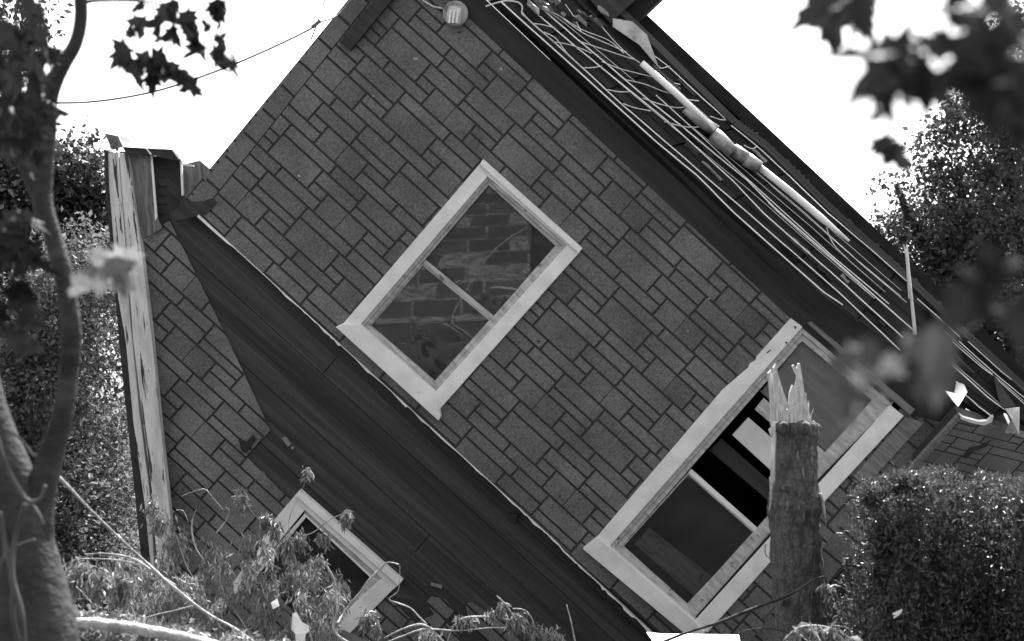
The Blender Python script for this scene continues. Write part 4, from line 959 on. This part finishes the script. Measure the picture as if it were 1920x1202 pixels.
fallen('fallen_branch', 'mass of wilted leafy twigs piled under the lower left window', 8.2,
    [[(560, 930, 0, 2), (545, 970, 0, 3), (545, 1010, 0, 3), (560, 1080, 0, 4), (580, 1180, 0, 6), (600, 1260, 0, 8)],
     [(370, 955, 0, 2), (358, 985, 0, 5), (366, 1020, 0, 4), (380, 1045, 0, 4), (405, 1085, 0, 4), (430, 1130, 0, 5), (470, 1190, 0, 5), (500, 1260, 0, 6)],
     [(340, 930, 0, 2), (360, 922, 0, 3), (385, 919, 0, 3), (402, 935, 0, 4), (418, 955, 0, 3)], [(424, 950, 0, 3), (431, 958, 0, 3), (422, 978, 0, 3), (405, 998, 0, 4)],
     [(330, 958, 0, 2), (342, 958, 0, 2), (352, 980, 0, 2)],
     [(470, 955, 0, 2), (490, 980, 0, 3), (520, 1010, 0, 4), (545, 1055, 0, 4), (580, 1066, 0, 3), (600, 1098, 0, 3), (620, 1110, 0, 2)],
     [(640, 965, 0, 2), (620, 975, 0, 3), (590, 995, 0, 3), (570, 1005, 0, 2)], [(575, 885, 0, 2), (572, 905, 0, 2), (562, 925, 0, 2)],
     [(330, 1010, 0, 2), (350, 1060, 0, 3), (375, 1110, 0, 4), (400, 1200, 0, 5)], [(460, 1020, 0, 2), (500, 1100, .1, 4), (520, 1210, .1, 6)]],
    cl + [(452, 925, 0, 90, 11), (458, 945, 0, 70, 9), (498, 975, 0, 100, 13), (515, 990, 0, 80, 12), (575, 885, 0, 70, 8), (652, 962, -.1, 50, 8), (648, 975, -.1, 50, 9), (562, 1010, 0, 90, 13), (600, 1005, 0, 0 + 40, 9), (540, 1020, 0, 90, 14), (590, 1065, 0, 60, 10),
          (285, 945, .1, 80, 14), (300, 975, .1, 140, 20), (330, 1020, .1, 200, 26), (400, 1050, 0, 200, 28), (470, 1020, 0, 160, 20), (612, 1010, 0, 50, 8)])
fallen('fallen_branch', 'white peeled crooked twig bent over the right corner of the lower left window', 7.6,
    [[(612, 1050, 0, 3), (611, 1062, 0, 5), (625, 1085, 0, 6), (630, 1120, 0, 6), (630, 1150, 0, 7), (627, 1175, 0, 8), (640, 1195, 0, 8), (670, 1215, 0, 7)],
     [(748, 1058, .1, 4), (728, 1054, .1, 5), (710, 1066, .1, 6), (690, 1090, .1, 6), (672, 1115, .1, 6), (645, 1150, .1, 7), (632, 1170, 0, 7)],
     [(749, 1060, .1, 2), (751, 1080, .1, 2), (745, 1110, .1, 2), (728, 1125, .1, 3), (745, 1132, .1, 4), (770, 1140, .1, 4), (785, 1158, .1, 5), (800, 1172, .1, 5)]],
    [(690, 1160, 0, 120, 14), (700, 1172, 0, 90, 12), (600, 1050, 0, 50, 9)])
fallen('fallen_branch', 'arching sunlit branch with wilted leaf tufts at the bottom, under the middle window', 7.8,
    [[(700, 1215, 0, 7), (760, 1190, 0, 6), (800, 1180, 0, 6), (860, 1184, 0, 5), (930, 1178, 0, 5), (980, 1180, 0, 3)], [(720, 1195, 0, 4), (760, 1176, 0, 5), (795, 1172, 0, 6), (830, 1200, 0, 6), (850, 1230, 0, 6)],
     [(838, 1205, 0, 3), (850, 1175, 0, 4), (870, 1160, 0, 5), (910, 1156, 0, 5), (950, 1163, 0, 5), (975, 1180, 0, 5), (995, 1200, 0, 5), (1010, 1230, 0, 6)],
     [(932, 1117, 0, 3), (945, 1130, 0, 5), (955, 1145, 0, 6), (965, 1158, 0, 6)], [(960, 1142, 0, 4), (985, 1146, 0, 4), (1000, 1165, 0, 4), (1003, 1185, 0, 3)], [(1062, 1133, -.3, 2), (1070, 1165, -.3, 3), (1078, 1210, -.3, 4)]],
    [(940, 1138, 0, 60, 9), (975, 1160, 0, 120, 12), (960, 1165, 0, 90, 12), (880, 1165, 0, 40, 9), (925, 1150, 0, 50, 10), (860, 1160, 0, 30, 8), (1010, 1195, 0, 180, 16), (1040, 1200, 0, 200, 16), (1000, 1180, 0, 80, 10), (800, 1200, 0, 90, 20)])
fallen('fallen_branch', 'thin dark branch crossing in front of the broken trunk near its foot', 6.7,
    [[(1230, 1210, 0, 8), (1290, 1186, 0, 8), (1350, 1165, 0, 9), (1420, 1138, 0, 9), (1480, 1115, 0, 8), (1520, 1092, 0, 7), (1537, 1082, 0, 6), (1546, 1084, 0, 6), (1548, 1100, 0, 5)],
     [(1380, 1190, .1, 3), (1410, 1180, .1, 4), (1450, 1178, .1, 4), (1490, 1190, .1, 3)]],
    [(1553, 1105, 0, 60, 8), (1545, 1100, 0, 30, 6)], twmat=m_bark2)
fallen('fallen_branch', 'bright sunlit leaf tuft at the bottom edge before the broken trunk', 6.2,
    [[(1470, 1200, 0, 4), (1500, 1178, 0, 5), (1540, 1172, 0, 5), (1580, 1185, 0, 4), (1600, 1205, 0, 3)], [(1500, 1215, 0, 4), (1510, 1190, 0, 5), (1530, 1200, 0, 4)], [(1560, 1172, 0, 3), (1590, 1180, 0, 3), (1602, 1198, 0, 2)]],
    [(1500, 1185, 0, 70, 10), (1530, 1185, 0, 90, 13), (1560, 1190, 0, 90, 13), (1590, 1205, 0, 60, 10)], L=.07, lm=l_wilt)
# debris heap hidden by the leaves
hp = MB(); n = 60; 
def heap(x, y): return max(0, .62 * math.exp(-((x + 1.6) / 1.8) ** 2 - ((y - 8.9) / 1.0) ** 2) + .30 * math.exp(-((x - 1.2) / 1.6) ** 2 - ((y - 8.8) / .9) ** 2) + .06 * math.sin(x * 7) * math.cos(y * 6)) + .02
V_ = [(x, y, heap(x, y)) for y in np.linspace(6.9, 10.6, n) for x in np.linspace(-5.5, 5, n)]
hp.add(V_, [(j * n + i, j * n + i + 1, (j + 1) * n + i + 1, (j + 1) * n + i) for j in range(n - 1) for i in range(n - 1)])
o = hp.build('earth_bank', m_ground, None, True); tag(o, kind='structure')
# boards, log
mb = MB(); mb.slab([W(1213, 1187, 8.4), W(1240, 1190, 8.4), W(1386, 1192, 8.4), W(1392, 1230, 8.2), W(1230, 1230, 8.2), W(1222, 1200, 8.3)], .03)
thing('white_board', mb, m_white, 'bright white board lying at the bottom edge under the large window', 'board')
mb = MB(); pxtube(mb, [(100, 1172, 4.9, 14), (170, 1168, 4.9, 20), (260, 1180, 4.9, 22), (360, 1200, 4.9, 20), (480, 1232, 4.9, 18)], 10, 7, .14)
thing('fallen_log', mb, m_twig, 'blurred fallen stem along the bottom edge beside the forked tree', 'log', smooth=True)
e = empty('leaf_litter', W(260, 1195, 5.4)); tag(e, 'sunlit pale litter of leaves along the bottom edge right of the forked tree', 'leaf litter', kind='stuff')
bl = [B(150 + i * 32, 1162 + i * 5.5 + (i % 3) * 7, 5.2 + (i % 2) * .3, 24, 9) for i in range(13)]
leaves('foliage', clumps(bl, 10, .02, 500), .026, .010, l_pale, e, e.location, droop=.2)
# pale paper scraps among the leaves
for lab, P_ in (('larger crumpled white paper scrap among the wilted leaves under the lower left window', [(549, 1150), (556, 1147), (566, 1166), (579, 1173), (580, 1184), (573, 1189), (572, 1206), (556, 1209), (554, 1188), (547, 1180)]),
                ('small white paper scrap left of the larger one among the wilted leaves', [(508, 1130), (520, 1122), (524, 1136), (512, 1142)])):
    mb = MB(); mb.slab([W(x, y, 7.5 + random.uniform(-.02, .02)) for x, y in P_], .004); thing('paper_scrap', mb, m_white, lab, 'paper scrap', 'paper scraps')
mb = MB(); mb.slab([W(1674, 1150, 6.1), W(1692, 1142, 6.1), (W(1690, 1150, 6.1)), W(1676, 1160, 6.1)], .004); thing('paper_scrap', mb, m_white, 'tiny pale scrap caught in the face of the hedge', 'paper scrap', 'paper scraps')
